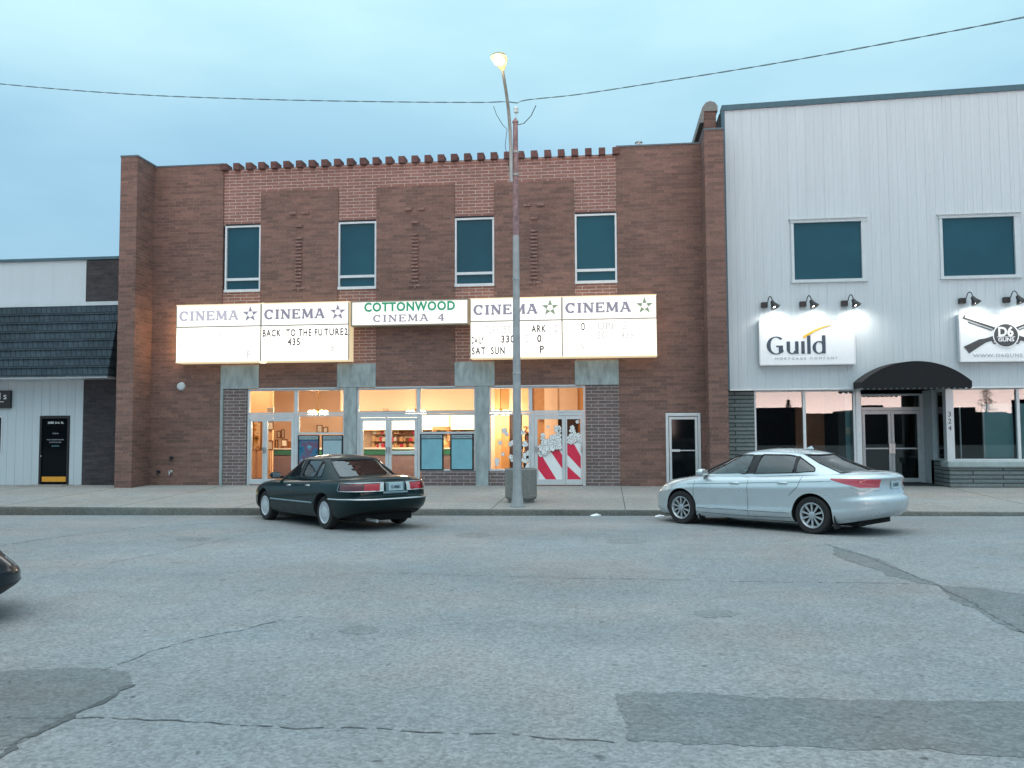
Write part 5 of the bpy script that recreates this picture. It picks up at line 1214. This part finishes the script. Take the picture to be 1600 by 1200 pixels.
def paint(name, c, metal, rough, coat, dust=.45):
    m, nt, N, L, b = nodes(name); b.inputs['Metallic'].default_value = metal; b.inputs['Roughness'].default_value = rough; b.inputs['Coat Weight'].default_value = coat; b.inputs['Coat Roughness'].default_value = .04; b.inputs['Specular IOR Level'].default_value = .5 if metal else .12
    v = N.new('ShaderNodeTexCoord').outputs['Object']; s = N.new('ShaderNodeSeparateXYZ'); L.new(v, s.inputs[0])
    d = noise(N, L, v, 3.0, 5, .6); low = rng(N, L, s.outputs[2], .75, .2, 0, 1)
    mu = N.new('ShaderNodeMath'); mu.operation = 'MULTIPLY'; L.new(rng(N, L, d, .35, .7), mu.inputs[0]); L.new(low, mu.inputs[1])     # road dust thrown up on the lower body
    f = N.new('ShaderNodeMath'); f.operation = 'MULTIPLY'; f.inputs[1].default_value = dust; L.new(mu.outputs[0], f.inputs[0])
    L.new(mixc(N, L, f.outputs[0], c, (.16, .16, .15)), b.inputs['Base Color']); L.new(rng(N, L, mu.outputs[0], 0, 1, rough, .6), b.inputs['Roughness'])
    return m
def wheel(car, name, x, y, r, w, kind, side):
    h = hub(name, car); n = 40
    t = MB(); rr = r*.66 if kind != 'cover' else r*.64
    t.lathe([(rr, -w/2+.01), (r*.90, -w/2), (r*.97, -w/2+.02), (r, -w/2+.05), (r, w/2-.05), (r*.97, w/2-.02), (r*.90, w/2), (rr, w/2-.01), (rr-.02, w/2-.03), (rr-.02, -w/2+.03), (rr, -w/2+.01)], (0, 0, 0), 'Y', n, caps=False)
    o = t.build('tyre', M_tyre, h, smooth=30); WLr = rr
    m = MB(); f = w/2*side
    m.lathe([(rr-.005, f*.9), (rr+.006, f*.99), (rr-.012, f*1.0), (rr-.03, f*.8), (rr-.04, f*.3)], (0, 0, 0), 'Y', n, 0, caps=False)
    m.lathe([(rr-.03, f*.25), (.02, f*.2)], (0, 0, 0), 'Y', n, 1)
    def blade(a, r0, r1, w0, w1, y0, y1, th):
        ca, sa = math.cos(a), math.sin(a); V = []
        for rr_, ww, yy in ((r0, w0, y0), (r1, w1, y1)):
            for s in (-1, 1):
                for d in (0, -th*side): V.append((rr_*ca-s*ww*sa, yy+d, rr_*sa+s*ww*ca))
        m.add(V, [(0, 1, 3, 2), (4, 6, 7, 5), (0, 4, 5, 1), (2, 3, 7, 6), (0, 2, 6, 4), (1, 5, 7, 3)], 0)
    if kind == 'cover':
        m.lathe([(rr*.58, f*.80), (rr*.5, f*.98), (.03, f*1.04)], (0, 0, 0), 'Y', n, 0)
        for k in range(22): blade(2*math.pi*k/22, rr*.5, rr-.012, .010, .017, f*.94, f*.92, .03)
    else:
        for k in range(10): blade(2*math.pi*k/10+.3, .05, rr-.015, .013, .019, f*.86, f*.92, .03)
        m.lathe([(.065, f*.8), (.06, f*.95), (.03, f*1.0), (.005, f*1.0)], (0, 0, 0), 'Y', 20, 0)
        for k in range(5): a = 2*math.pi*k/5+.3+math.pi/5; m.lathe([(.008, f*.86), (.008, f*.9)], (.045*math.cos(a), 0, .045*math.sin(a)), 'Y', 8, 1)
    q = m.build('rim', [M_alloy if kind != 'cover' else M_cover, M_well], h, smooth=35)
    h.location = (x, y, r); return h
M_cover = mat('matt_silver_cover', (.50, .54, .57), .5, metal=.2, obj=True)
def boolean_cut(o, cutter, mats):
    md = o.modifiers.new('cut', 'BOOLEAN'); md.operation = 'DIFFERENCE'; md.solver = 'EXACT'; md.object = cutter
    me = bpy.data.meshes.new_from_object(o.evaluated_get(bpy.context.evaluated_depsgraph_get())); me.name = o.name
    o.modifiers.remove(md); o.data = me; bpy.data.objects.remove(cutter)
    me.polygons.foreach_set('use_smooth', [True]*len(me.polygons)); me.set_sharp_from_angle(angle=R(38))
def make_car(name, label, sp):
    car = thing(name, label, 'car', (0, 0, 0))
    B = Loft(pch(*sp['zs']), pch(*sp['zt']), pch(*sp['W']), pch(*sp['Xf']), pch(*sp['Xr']), 0., sp.get('ba', (7, 9)), sp.get('bb', (2.6, 3.4)))
    P = sp['paint']; crown = pch(*sp['crown'])
    us = np.concatenate([np.linspace(0, 1, 18)[:-1], np.linspace(1, 2, 110)[:-1], np.linspace(2, 3, 22)]); ts = np.concatenate([np.linspace(0, .85, 26)[:-1], 1-.15*(1-np.linspace(0, 1, 12))**1.0])
    gx0, gx1 = sp['cab']                              # cabin span, where the lid is trim rather than paint
    mb = MB(); U, T = np.meshgrid(us, ts); p = B.pos(U, T); nu, nt_ = len(us), len(ts)
    for sd in (1, -1):
        mb.add((p*np.array([1, sd, 1])).reshape(-1, 3).tolist(), [(j*nu+i, j*nu+i+1, (j+1)*nu+i+1, (j+1)*nu+i) for j in range(nt_-1) for i in range(nu-1)], 0)
    top = p[-1]; bot = p[0]; q = np.linspace(-1, 1, 25); V = []
    for x, y, z in top:
        c = float(crown(x))*min(1, y/.5)
        for s in q: V.append((x, y*s, z+c*(1-abs(s)**2.4)))
    nq = len(q)
    for i in range(nu-1):
        inside = gx0 < top[i][0] < gx1
        for j in range(nq-1):
            mb.add([], [], 0); mb.f.append(tuple(len(mb.v)+a for a in (i*nq+j, i*nq+j+1, (i+1)*nq+j+1, (i+1)*nq+j))); mb.m.append(2 if inside and 2 < j < nq-3 else 0)
    mb.v += V
    n0 = len(mb.v); mb.v += [(x, y*s, z) for x, y, z in bot for s in (-1, 1)]
    for i in range(nu-1): mb.f.append((n0+2*i, n0+2*i+1, n0+2*i+3, n0+2*i+2)); mb.m.append(1)
    body = mb.build('body', [P, M_well, M_cabin], car, smooth=38, weld=True)
    wb, tr, r = sp['wb'], sp['track'], sp['r']
    cb = MB()
    for ax in (wb/2, -wb/2):
        for sd in (1, -1):
            cb.lathe([(sp['arch'], sd*.5), (sp['arch'], sd*1.1)], (ax, 0, r+.01), 'Y', 48, 1)
    ct = cb.build('cutter', [P, M_well, M_cabin]); boolean_cut(body, ct, None)
    for ax in (wb/2, -wb/2):
        for sd in (1, -1): wheel(car, 'wheel', ax, sd*(tr), r, sp['tw'], sp['wheel'], sd)
    # greenhouse: painted shell with the glazed openings left out, glass set into them
    G = Loft(pch(*sp['gzb']), pch(*sp['gzr']), pch(*sp['gW']), pch(*sp['gXf']), pch(*sp['gXr']), sp['gxc'], sp.get('ga', (6, 6)), sp.get('gb', (2.6, 2.8)), .88)
    us = np.concatenate([np.linspace(0, 1, 44)[:-1], np.linspace(1, 2, 190)[:-1], np.linspace(2, 3, 44)]); ts = np.linspace(0, 1, 46); U, T = np.meshgrid(us, ts); p = G.pos(U, T); nu, nt_ = len(us), len(ts)
    ctr = (p[:-1, :-1]+p[1:, :-1]+p[:-1, 1:]+p[1:, 1:])/4; Uc = (U[:-1, :-1]+U[1:, 1:])/2; Tc = (T[:-1, :-1]+T[1:, 1:])/2
    cls = np.zeros(ctr.shape[:2], int); polys = [smooth_poly(w, .05) for w in sp['win']]
    for k, w in enumerate(polys): cls[inpoly(ctr[..., 0], ctr[..., 2], w) & (Uc > .9) & (Uc < 2.1)] = k+3
    yw = ctr[..., 1]/G.W(Tc); ws = sp['ws']; bl = sp['bl']
    blk = np.zeros(cls.shape, bool)
    for w in sp['pillars']: blk |= inpoly(ctr[..., 0], ctr[..., 2], w) & (Uc > .9) & (Uc < 2.1)
    cls[(Uc < 1) & (yw < ws[0]) & (Tc > ws[1]) & (Tc < ws[2])] = 1; cls[(Uc > 2) & (yw < bl[0]+bl[3]*(Tc)) & (Tc > bl[1]) & (Tc < bl[2])] = 2
    mb = MB()
    for sd in (1, -1):
        n0 = len(mb.v); mb.v += (p*np.array([1, sd, 1])).reshape(-1, 3).tolist()
        for j in range(nt_-1):
            for i in range(nu-1):
                if cls[j, i] == 0: mb.f.append((n0+j*nu+i, n0+j*nu+i+1, n0+(j+1)*nu+i+1, n0+(j+1)*nu+i)); mb.m.append(int(blk[j, i]))
    top = p[-1]; q = np.linspace(-1, 1, 25); n0 = len(mb.v); nq = len(q); rc = sp['rcrown']
    xm, xM = top[-1][0], top[0][0]
    for x, y, z in top:
        e = max(0, 1-abs((x-(xm+xM)/2)/((xM-xm)/2))**2.2)
        for s in q: mb.v.append((x, y*s, z+rc*e*(1-abs(s)**2.2)))
    for i in range(nu-1):
        for j in range(nq-1): mb.f.append((n0+i*nq+j, n0+i*nq+j+1, n0+(i+1)*nq+j+1, n0+(i+1)*nq+j)); mb.m.append(0)
    gh = mb.build('cabin_shell', [P, M_rubber], car, smooth=40, weld=True)
    for k, nm in [(1, 'windscreen'), (2, 'rear_window')]+[(3+i, 'side_window') for i in range(len(polys))]:
        for sd in ((1, -1) if k > 2 else (0,)):
            g = MB()
            for s_ in ((1, -1) if sd == 0 else (sd,)):
                n0 = len(g.v); pp = p-G.nrm(U, T)*.006; g.v += (pp*np.array([1, s_, 1])).reshape(-1, 3).tolist(); cj, ci = np.where(cls == k)
                for j, i in zip(cj, ci): g.f.append((n0+j*nu+i, n0+j*nu+i+1, n0+(j+1)*nu+i+1, n0+(j+1)*nu+i)); g.m.append(0)
            used = sorted({i for f in g.f for i in f}); mp = {a: b for b, a in enumerate(used)}; g.v = [g.v[a] for a in used]; g.f = [tuple(mp[a] for a in f) for f in g.f]
            g.build(nm, M_carglass, car, smooth=60, weld=True)
    for w in polys:                                  # trim round the side glass
        for sd in (1, -1):
            pts = []
            for x, z in w+w[:1]:
                t = .5
                for _ in range(5): u = G.u_of_x(x, t); xx = x; t = float(np.clip((z-G.zs(x))/(G.zt(x)-G.zs(x)), 0, 1))
                pp = G.pos(u, t); nn_ = G.nrm(np.array(u), np.array(t)); v = pp+nn_*.002; pts.append(Vector((v[0], v[1]*sd, v[2])))
            tb = MB(); tb.tube(pts, .011, 6); tb.build('window_trim', sp.get('trim', M_rubber), car, smooth=60)
    for reg, nm in ((0, 'windscreen_seal'), (3, 'rear_window_seal')):
        if reg == 0: T_ = np.linspace(ws[1], ws[2], 14); pts = [(1, t, ws[0]) for t in T_]+[(1, ws[2], f) for f in np.linspace(ws[0], -ws[0], 20)]+[(1, t, -ws[0]) for t in T_[::-1]]
        else: T_ = np.linspace(bl[1], bl[2], 14); pts = [(2, t, bl[0]+bl[3]*t) for t in T_]+[(2, bl[2], f) for f in np.linspace(bl[0]+bl[3]*bl[2], -bl[0]-bl[3]*bl[2], 20)]+[(2, t, -bl[0]-bl[3]*t) for t in T_[::-1]]+[(2, bl[1], f) for f in np.linspace(-bl[0], bl[0], 20)]
        out = []
        for k, t, f in pts:
            u = min(1, abs(f)/.88) if k == 1 else 3-min(1, abs(f)/.88); v = G.pos(u, t); out.append(Vector((v[0], v[1]*(1 if f >= 0 else -1), v[2]+.001)))
        tb = MB(); tb.tube(out, .013, 6); tb.build(nm, M_rubber, car, smooth=60)
    # seats, dash and steering wheel seen through the glass
    zb = sp['seat']
    for sx in sp['seats']:
        for sd in (1, -1):
            s = MB(); s.box(sx-.16, sx+.02, sd*.40-.25, sd*.40+.25, zb-.25, zb+.16, b=.05); s.box(sx-.15, sx-.03, sd*.40-.13, sd*.40+.13, zb+.18, zb+.36, b=.04); s.build('seat', M_seat, car, smooth=60)
    s = MB(); s.tube([(sp['seats'][0]+.72+.03*math.sin(a), .40+.18*math.cos(a), zb+.0+.17*math.sin(a)) for a in np.linspace(0, 6.283, 24)], .014, 6); s.build('steering_wheel', M_cabin, car, smooth=60)
    s = MB(); s.box(gx1-.75, gx1-.05, -.68, .68, zb-.3, zb-.02, b=.06); s.build('dashboard', M_cabin, car, smooth=60)
    # panel gaps and handles
    for sd in (1, -1):
        for pts in sp['seams']:
            zs_ = np.interp(np.linspace(0, 1, 16), np.linspace(0, 1, len(pts)), [q[1] for q in pts]); xs_ = np.interp(np.linspace(0, 1, 16), np.linspace(0, 1, len(pts)), [q[0] for q in pts])
            us_ = []
            for x, z in zip(xs_, zs_):
                t = .5
                for _ in range(4): u = B.u_of_x(x, t); t = float(B.t_of(np.array(u), np.array(z)))
                us_.append(u)
            tb = MB(); tb.tube(surf_line(B, us_, zs_, -.001, sd), .0045, 5); tb.build('panel_gap', M_rubber, car)
        for hx, hz in sp['handles']:
            u = B.u_of_x(hx, .8); t = float(B.t_of(np.array(u), np.array(hz))); v = B.pos(u, t); hb = MB()
            hb.box(hx-.10, hx+.10, min(sd*v[1], sd*(v[1]+.028)), max(sd*v[1], sd*(v[1]+.028)), hz-.018, hz+.018, b=.010); hb.build('door_handle', sp.get('hmat', P), car, smooth=60)
        mx, mz = sp['mirror']; y = sp['mirror_y']; m = MB()
        m.box(mx-.10, mx+.06, min(sd*y, sd*(y+.20)), max(sd*y, sd*(y+.20)), mz, mz+.14, b=.045); o = m.build('wing_mirror', sp.get('mmat', P), car, smooth=60)
        m = MB(); m.box(mx-.108, mx-.1, min(sd*(y+.02), sd*(y+.18)), max(sd*(y+.02), sd*(y+.18)), mz+.02, mz+.12); m.build('mirror_glass', M_chrome, o)
        m = MB(); m.box(mx-.03, mx+.05, min(sd*(y-.1), sd*(y+.02)), max(sd*(y-.1), sd*(y+.02)), mz-.0, mz+.05); m.build('mirror_arm', M_rubber, o)
    return car, B, G
def plate(car, x, z, w, txt, tilt=0, m=None):
    p = MB(); p.box(x-.012, x, -w/2, w/2, z-.075, z+.075, b=.004); o = p.build('licence_plate', m or M_plate, car)
    t = MB(); t.text(txt, 0, z-.035, .085, 0, .003, width=w*.66, align='CENTER', bold=.002); t.v = [(x-.0125-p_[1], -p_[0], p_[2]) for p_ in t.v]; t.build('plate_lettering', M_navy, o)
M_plate = mat('pale_blue_plate', (.42, .54, .58), .4, obj=True); M_redlamp = mat('red_lamp_lens', (.46, .012, .022), .12, coat=1, obj=True); M_darkred = mat('dark_red_lens', (.09, .006, .010), .12, coat=1, obj=True); M_clear = mat('clear_lamp_lens', (.55, .58, .58), .1, coat=1, obj=True)
M_pinklamp = mat('red_silver_lens', (.46, .05, .075), .15, coat=1, obj=True); M_amber = mat('amber_lens', (.55, .35, .06), .15, coat=1, obj=True)
def finish(car, X, Y, deg):
    h = R(deg); f = (math.cos(h), math.sin(h)); za, zb = road_z(Y+f[1]*1.4, X+f[0]*1.4), road_z(Y-f[1]*1.4, X-f[0]*1.4)
    car.location = (X, Y, (za+zb)/2); car.rotation_euler = (0, -math.atan2(za-zb, 2.8), h)

M_greytrim = mat('blue_grey_trim', (.16, .24, .27), .4, obj=True)
# dark green sedan nosed in to the kerb
P_green = paint('dark_green_paint', (.001, .014, .016), 0, .3, .38, .05)
sedan = dict(paint=P_green, wb=2.81, track=.78, r=.325, tw=.205, arch=.375, wheel='cover',
    zs=([-2.63, -2.3, -1.8, 1.8, 2.3, 2.46], [.43, .34, .23, .22, .24, .30]),
    zt=([-2.63, -2.45, -2.0, -1.5, -.5, .5, 1.0, 1.8, 2.2, 2.46], [.925, .94, .965, .965, .935, .905, .89, .81, .73, .64]),
    W=([0, .12, .35, .62, .80, .92, 1], [.84, .90, .935, .94, .925, .89, .80]),
    Xf=([0, .25, .5, .75, 1], [2.36, 2.46, 2.46, 2.42, 2.30]),
    Xr=([0, .10, .34, .40, .46, .80, .93, 1], [-2.52, -2.62, -2.66, -2.65, -2.59, -2.575, -2.56, -2.48]),
    crown=([-2.6, -2.4, -1.8, -.5, 1.0, 1.9, 2.4], [.02, .055, .06, .03, .06, .07, .02]), cab=(-1.25, .85),
    gzb=([-2, -1.8, 1, 1.3], [.955, .96, .90, .86]), gzr=([-1.2, -.9, -.2, .3, .5], [1.335, 1.36, 1.375, 1.345, 1.31]),
    gW=([0, .4, .8, .93, 1], [.80, .735, .655, .62, .56]), gXf=([0, .5, .9, 1], [1.20, .72, .30, .14]), gXr=([0, .5, .9, 1], [-1.83, -1.42, -1.08, -.95]), gxc=-.35, rcrown=.055,
    win=[[(.93, .965), (-.10, .985), (-.16, 1.315), (.22, 1.31), (.34, 1.27)], [(-.22, .985), (-.80, .995), (-.86, 1.315), (-.28, 1.32)], [(-.84, .995), (-1.08, 1.0), (-1.02, 1.2), (-.90, 1.31)]],
    pillars=[[(-.08, .98), (-.24, .98), (-.30, 1.32), (-.14, 1.32)], [(-.78, .99), (-.86, .99), (-.92, 1.31), (-.84, 1.31)]],
    ws=(.84, .10, .95), bl=(.80, .10, .92, .03), trim=M_rubber, seat=.95, seats=(.02, -.92), mirror=(.80, .93), mirror_y=.83, mmat=P_green,
    seams=[[(1.02, .86), (1.05, .5), (.98, .28)], [(-.16, .92), (-.16, .28)], [(-.98, .92), (-.99, .70), (-1.02, .62)], [(1.02, .33), (0, .29), (-.98, .31)]],
    handles=[(.10, .81), (-.78, .83)], hmat=M_chrome)
car, B, G = make_car('parked_car', 'dark green sedan with full width red tail lights parked nose to the kerb', sedan)
def sedan_trim(car, B):
    for sd in (1, -1):
        t = MB(); patch(t, B, np.linspace(2.02, 2.60, 16), .762, .888, .006, sd, 0); t.build('tail_light', M_redlamp, car, smooth=50)
        t = MB(); patch(t, B, np.linspace(1.955, 2.26, 12), .766, .884, .009, sd, 0); t.build('side_lens', M_darkred, car, smooth=50)
        t = MB(); patch(t, B, np.linspace(2.605, 2.70, 5), .755, .895, .008, sd, 0); t.build('reversing_light', M_clear, car, smooth=50)
        t = MB(); t.tube(surf_line(B, np.linspace(2.70, 1.95, 20), .900, .008, sd)+surf_line(B, np.linspace(1.945, 1.94, 3), [.86, .81, .77], .008, sd)+surf_line(B, np.linspace(1.95, 2.70, 20), .750, .008, sd), .009, 6); t.build('lamp_surround', M_chrome, car, smooth=60)
        us = np.linspace(1.865, 3, 40); t = MB(); t.tube(surf_line(B, us, .60, .010, sd), .016, 8); t.build('bumper_strip', M_chrome, car, smooth=60)
        ua, ub = B.u_of_x(.98, .4), B.u_of_x(-.98, .4); t = MB(); t.tube(surf_line(B, np.linspace(ua, ub, 30), .50, .008, sd), .016, 8); t.build('side_moulding', M_greytrim, car, smooth=60)
        t = MB(); patch(t, B, np.linspace(.62, .985, 10), .52, .66, .006, sd); t.build('headlight', M_clear, car, smooth=50)
        t = MB(); patch(t, B, np.linspace(.99, 1.05, 5), .54, .64, .006, sd); t.build('corner_light', M_amber, car, smooth=50)
    t = MB(); patch(t, B, np.linspace(.05, .5, 8), .50, .64, .01, 1); patch(t, B, np.linspace(.05, .5, 8), .50, .64, .01, -1); t.build('grille', M_chrome, car)
    x = float(B.pos(3.0, .75)[0]); t = MB(); t.box(x-.012, x+.03, -.20, .20, .735, .912, b=.008); t.build('plate_recess', M_greytrim, car)
    plate(car, x-.013, .826, .31, '12-4B86C')
    t = MB(); t.box(x-.03, x, -.27, .27, .695, .735, b=.012); t.build('plate_ledge', M_greytrim, car)
    t = MB(); t.tube([(-2.3, .45, .22), (-2.68, .45, .21)], .03, 10); t.build('exhaust', M_steel, car, smooth=50)
    t = MB(); t.box(-2.2, 2.0, -.6, .6, .17, .30); t.build('underside', M_well, car)
    t = MB(); t.tube(surf_line(B, np.linspace(2.0, 3.0, 24), .925, .0, 1), .006, 5); t.tube(surf_line(B, np.linspace(2.0, 3.0, 24), .925, .0, -1), .006, 5); t.build('boot_gap', M_rubber, car)
sedan_trim(car, B); finish(car, -5.83, 17.47, 135.7)

# silver sedan
P_silver = paint('silver_paint', (.54, .60, .63), .45, .27, .9, .30)
silver = dict(paint=P_silver, wb=2.80, track=.785, r=.33, tw=.22, arch=.375, wheel='spoke',
    zs=([-2.55, -2.2, -1.8, 1.8, 2.2, 2.4], [.34, .27, .21, .19, .20, .26]),
    zt=([-2.55, -2.35, -2.0, -1.5, -.5, .5, 1.0, 1.6, 2.1, 2.4], [1.01, 1.03, 1.045, 1.03, .99, .955, .94, .86, .77, .69]),
    W=([0, .10, .22, .30, .60, .74, .80, .92, 1], [.845, .90, .915, .905, .915, .925, .91, .875, .80]),
    Xf=([0, .25, .5, .75, 1], [2.30, 2.38, 2.385, 2.33, 2.18]),
    Xr=([0, .12, .36, .44, .52, .78, .95, 1], [-2.42, -2.53, -2.57, -2.56, -2.50, -2.47, -2.50, -2.46]),
    crown=([-2.5, -2.3, -1.8, -.5, 1.0, 1.9, 2.35], [.015, .05, .05, .03, .05, .07, .02]), cab=(-1.3, .95), ba=(6, 7), bb=(2.4, 2.6),
    gzb=([-2.1, -1.8, 0, 1, 1.4], [1.03, 1.035, .965, .93, .88]), gzr=([-1.4, -1.1, -.3, .2, .5], [1.36, 1.405, 1.44, 1.42, 1.385]),
    gW=([0, .4, .8, .93, 1], [.81, .745, .65, .61, .55]), gXf=([0, .5, .9, 1], [1.42, .85, .32, .12]), gXr=([0, .5, .9, 1], [-2.12, -1.66, -1.26, -1.10]), gxc=-.4, rcrown=.05,
    win=[[(1.10, .985), (-.06, 1.025), (-.16, 1.375), (.12, 1.37), (.36, 1.32), (.75, 1.16)], [(-.22, 1.03), (-1.01, 1.06), (-1.02, 1.35), (-.85, 1.375), (-.32, 1.38)], [(-1.05, 1.06), (-1.42, 1.09), (-1.40, 1.15), (-1.06, 1.345)]],
    pillars=[[(-.04, 1.02), (-.24, 1.02), (-.34, 1.38), (-.14, 1.38)], [(-.99, 1.05), (-1.07, 1.05), (-1.08, 1.35), (-1.0, 1.36)]],
    ws=(.84, .08, .95), bl=(.80, .10, .93, .03), trim=M_rubber, seat=1.0, seats=(.0, -.95), mirror=(.86, .965), mirror_y=.85, mmat=P_silver,
    seams=[[(1.05, .92), (1.09, .5), (1.02, .24)], [(-.14, .96), (-.14, .24)], [(-1.22, 1.0), (-1.16, .82), (-.98, .66)], [(1.02, .27), (0, .245), (-1.0, .27)]],
    handles=[(.14, .85), (-.86, .88)], hmat=P_silver)
car2, B2, G2 = make_car('parked_car', 'silver sedan with spoked alloy wheels parked nose to the kerb', silver)
def silver_trim(car, B):
    for sd in (1, -1):
        zl = lambda u: .80+.065*np.clip((2.12-u)/.35, 0, 1)*1.2; zh = lambda u: .955+0*u
        t = MB(); patch(t, B, np.linspace(1.925, 2.46, 24), lambda u: np.interp(u, [1.925, 2.0, 2.12, 2.46], [.955, .88, .825, .825]), lambda u: np.interp(u, [1.925, 2.0, 2.46], [.975, .975, .965]), .006, sd); t.build('tail_light', M_pinklamp, car, smooth=50)
        t = MB(); patch(t, B, np.linspace(2.03, 2.44, 16), lambda u: np.interp(u, [2.03, 2.12, 2.44], [.845, .775, .785]), lambda u: np.interp(u, [2.03, 2.12, 2.44], [.85, .822, .822]), .009, sd); t.build('reversing_light', M_clear, car, smooth=50)
        t = MB(); patch(t, B, np.linspace(.62, 1.04, 16), lambda u: np.interp(u, [.62, 1.0, 1.04], [.57, .64, .68]), lambda u: np.interp(u, [.62, 1.0, 1.04], [.67, .735, .745]), .005, sd); t.build('headlight', M_clear, car, smooth=50)
        ua, ub = B.u_of_x(1.25, .8), B.u_of_x(-1.75, .8); us = np.linspace(ua, ub, 40); t = MB(); t.tube(surf_line(B, us, np.linspace(.80, .93, 40), -.001, sd), .0055, 5); t.build('shoulder_crease', M_creasegrey, car)
        ua, ub = B.u_of_x(.98, .15), B.u_of_x(-.98, .15); us = np.linspace(ua, ub, 30); t = MB(); t.tube(surf_line(B, us, .36, .003, sd), .010, 6); t.build('sill_moulding', M_silvertrim, car, smooth=60)
        t = MB(); u0 = B.u_of_x(-1.62, .85); patch(t, B, np.linspace(u0, B.u_of_x(-1.80, .85), 6), .80, .93, .0025, sd) if sd > 0 else patch(t, B, np.linspace(u0, B.u_of_x(-1.80, .85), 6), .81, .92, .001, sd); t.build('fuel_flap', P_silver, car, smooth=50)
    t = MB(); patch(t, B, np.linspace(2.52, 3, 12), .80, .945, -.004, 1); patch(t, B, np.linspace(2.52, 3, 12), .80, .945, -.004, -1); t.build('plate_recess', M_silvertrim, car, smooth=50)
    t = MB(); 
    for sd in (1, -1): patch(t, B, np.linspace(2.45, 3, 12), .945, .975, .012, sd)
    t.build('boot_bar', M_chrome, car, smooth=50)
    x = float(B.pos(3.0, .8)[0]); plate(car, x-.006, .865, .31, '12-7A51B')
    t = MB(); t.lathe([(.045, 0), (.04, -.012), (.01, -.014)], (x-.012, 0, .955), 'X', 16); t.build('badge', M_chrome, car)
    t = MB(); t.box(-2.1, 2.0, -.6, .6, .16, .30); t.build('underside', M_well, car)
    t = MB(); t.add([(-1.0, -.02, 1.47), (-.85, -.02, 1.475), (-.85, .02, 1.475), (-1.0, .02, 1.47), (-.96, 0, 1.53)], [(0, 1, 2, 3), (0, 1, 4), (1, 2, 4), (2, 3, 4), (3, 0, 4)]); t.build('roof_aerial', P_silver, car)
    t = MB(); patch(t, B, np.linspace(.05, .5, 8), .50, .64, .006, 1); patch(t, B, np.linspace(.05, .5, 8), .50, .64, .006, -1); t.build('grille', M_rubber, car)
    for sd in (1, -1):
        for ax in (.98, -1.80):
            t = MB(); t.box(ax-.02, ax, min(sd*.70, sd*.88), max(sd*.70, sd*.88), .12, .34); t.build('mud_flap', M_rubber, car)
M_creasegrey = mat('crease_shadow_line', (.10, .13, .14), .5, obj=True); M_silvertrim = mat('grey_silver_trim', (.34, .38, .40), .4, metal=.4, obj=True)
silver_trim(car2, B2); finish(car2, 3.09, 16.86, 138.2)

# dark car whose front corner alone reaches into the picture at the left
P_dark = paint('blue_black_paint', (.003, .012, .020), 0, .3, .5, .05)
dark = dict(sedan); dark.update(paint=P_dark, mmat=P_dark, wheel='spoke', zs=([-2.63, -2.3, -1.8, 1.8, 2.2, 2.46], [.36, .30, .22, .22, .26, .30]), zt=([-2.63, -2.45, -2.0, -1.5, -.5, .5, 1.0, 1.8, 2.2, 2.46], [.925, .94, .965, .965, .935, .905, .88, .76, .65, .55]))
car3, B3, G3 = make_car('parked_car', 'blue black car of which only the front bumper corner shows at the left edge', dark)
for sd in (1, -1):
    t = MB(); patch(t, B3, np.linspace(.20, .48, 12), .50, .60, .004, sd); t.build('headlight', M_clear, car3, smooth=50)
    t = MB(); us = np.linspace(.0, 1.1, 24); patch(t, B3, us, .24, .36, .006, sd); t.build('lower_bumper', M_rubber, car3, smooth=50)
    t = MB(); patch(t, B3, np.linspace(2.02, 2.60, 16), .69, .835, .006, sd, 0); t.build('tail_light', M_redlamp, car3, smooth=50)
    t = MB(); t.tube(surf_line(B3, np.linspace(2.0, 3, 30), .515, .010, sd), .012, 8); t.build('bumper_strip', M_rubber, car3, smooth=60)
t = MB(); t.box(-2.2, 2.0, -.6, .6, .17, .30); t.build('underside', M_well, car3)
finish(car3, -7.86, 6.5, 45)
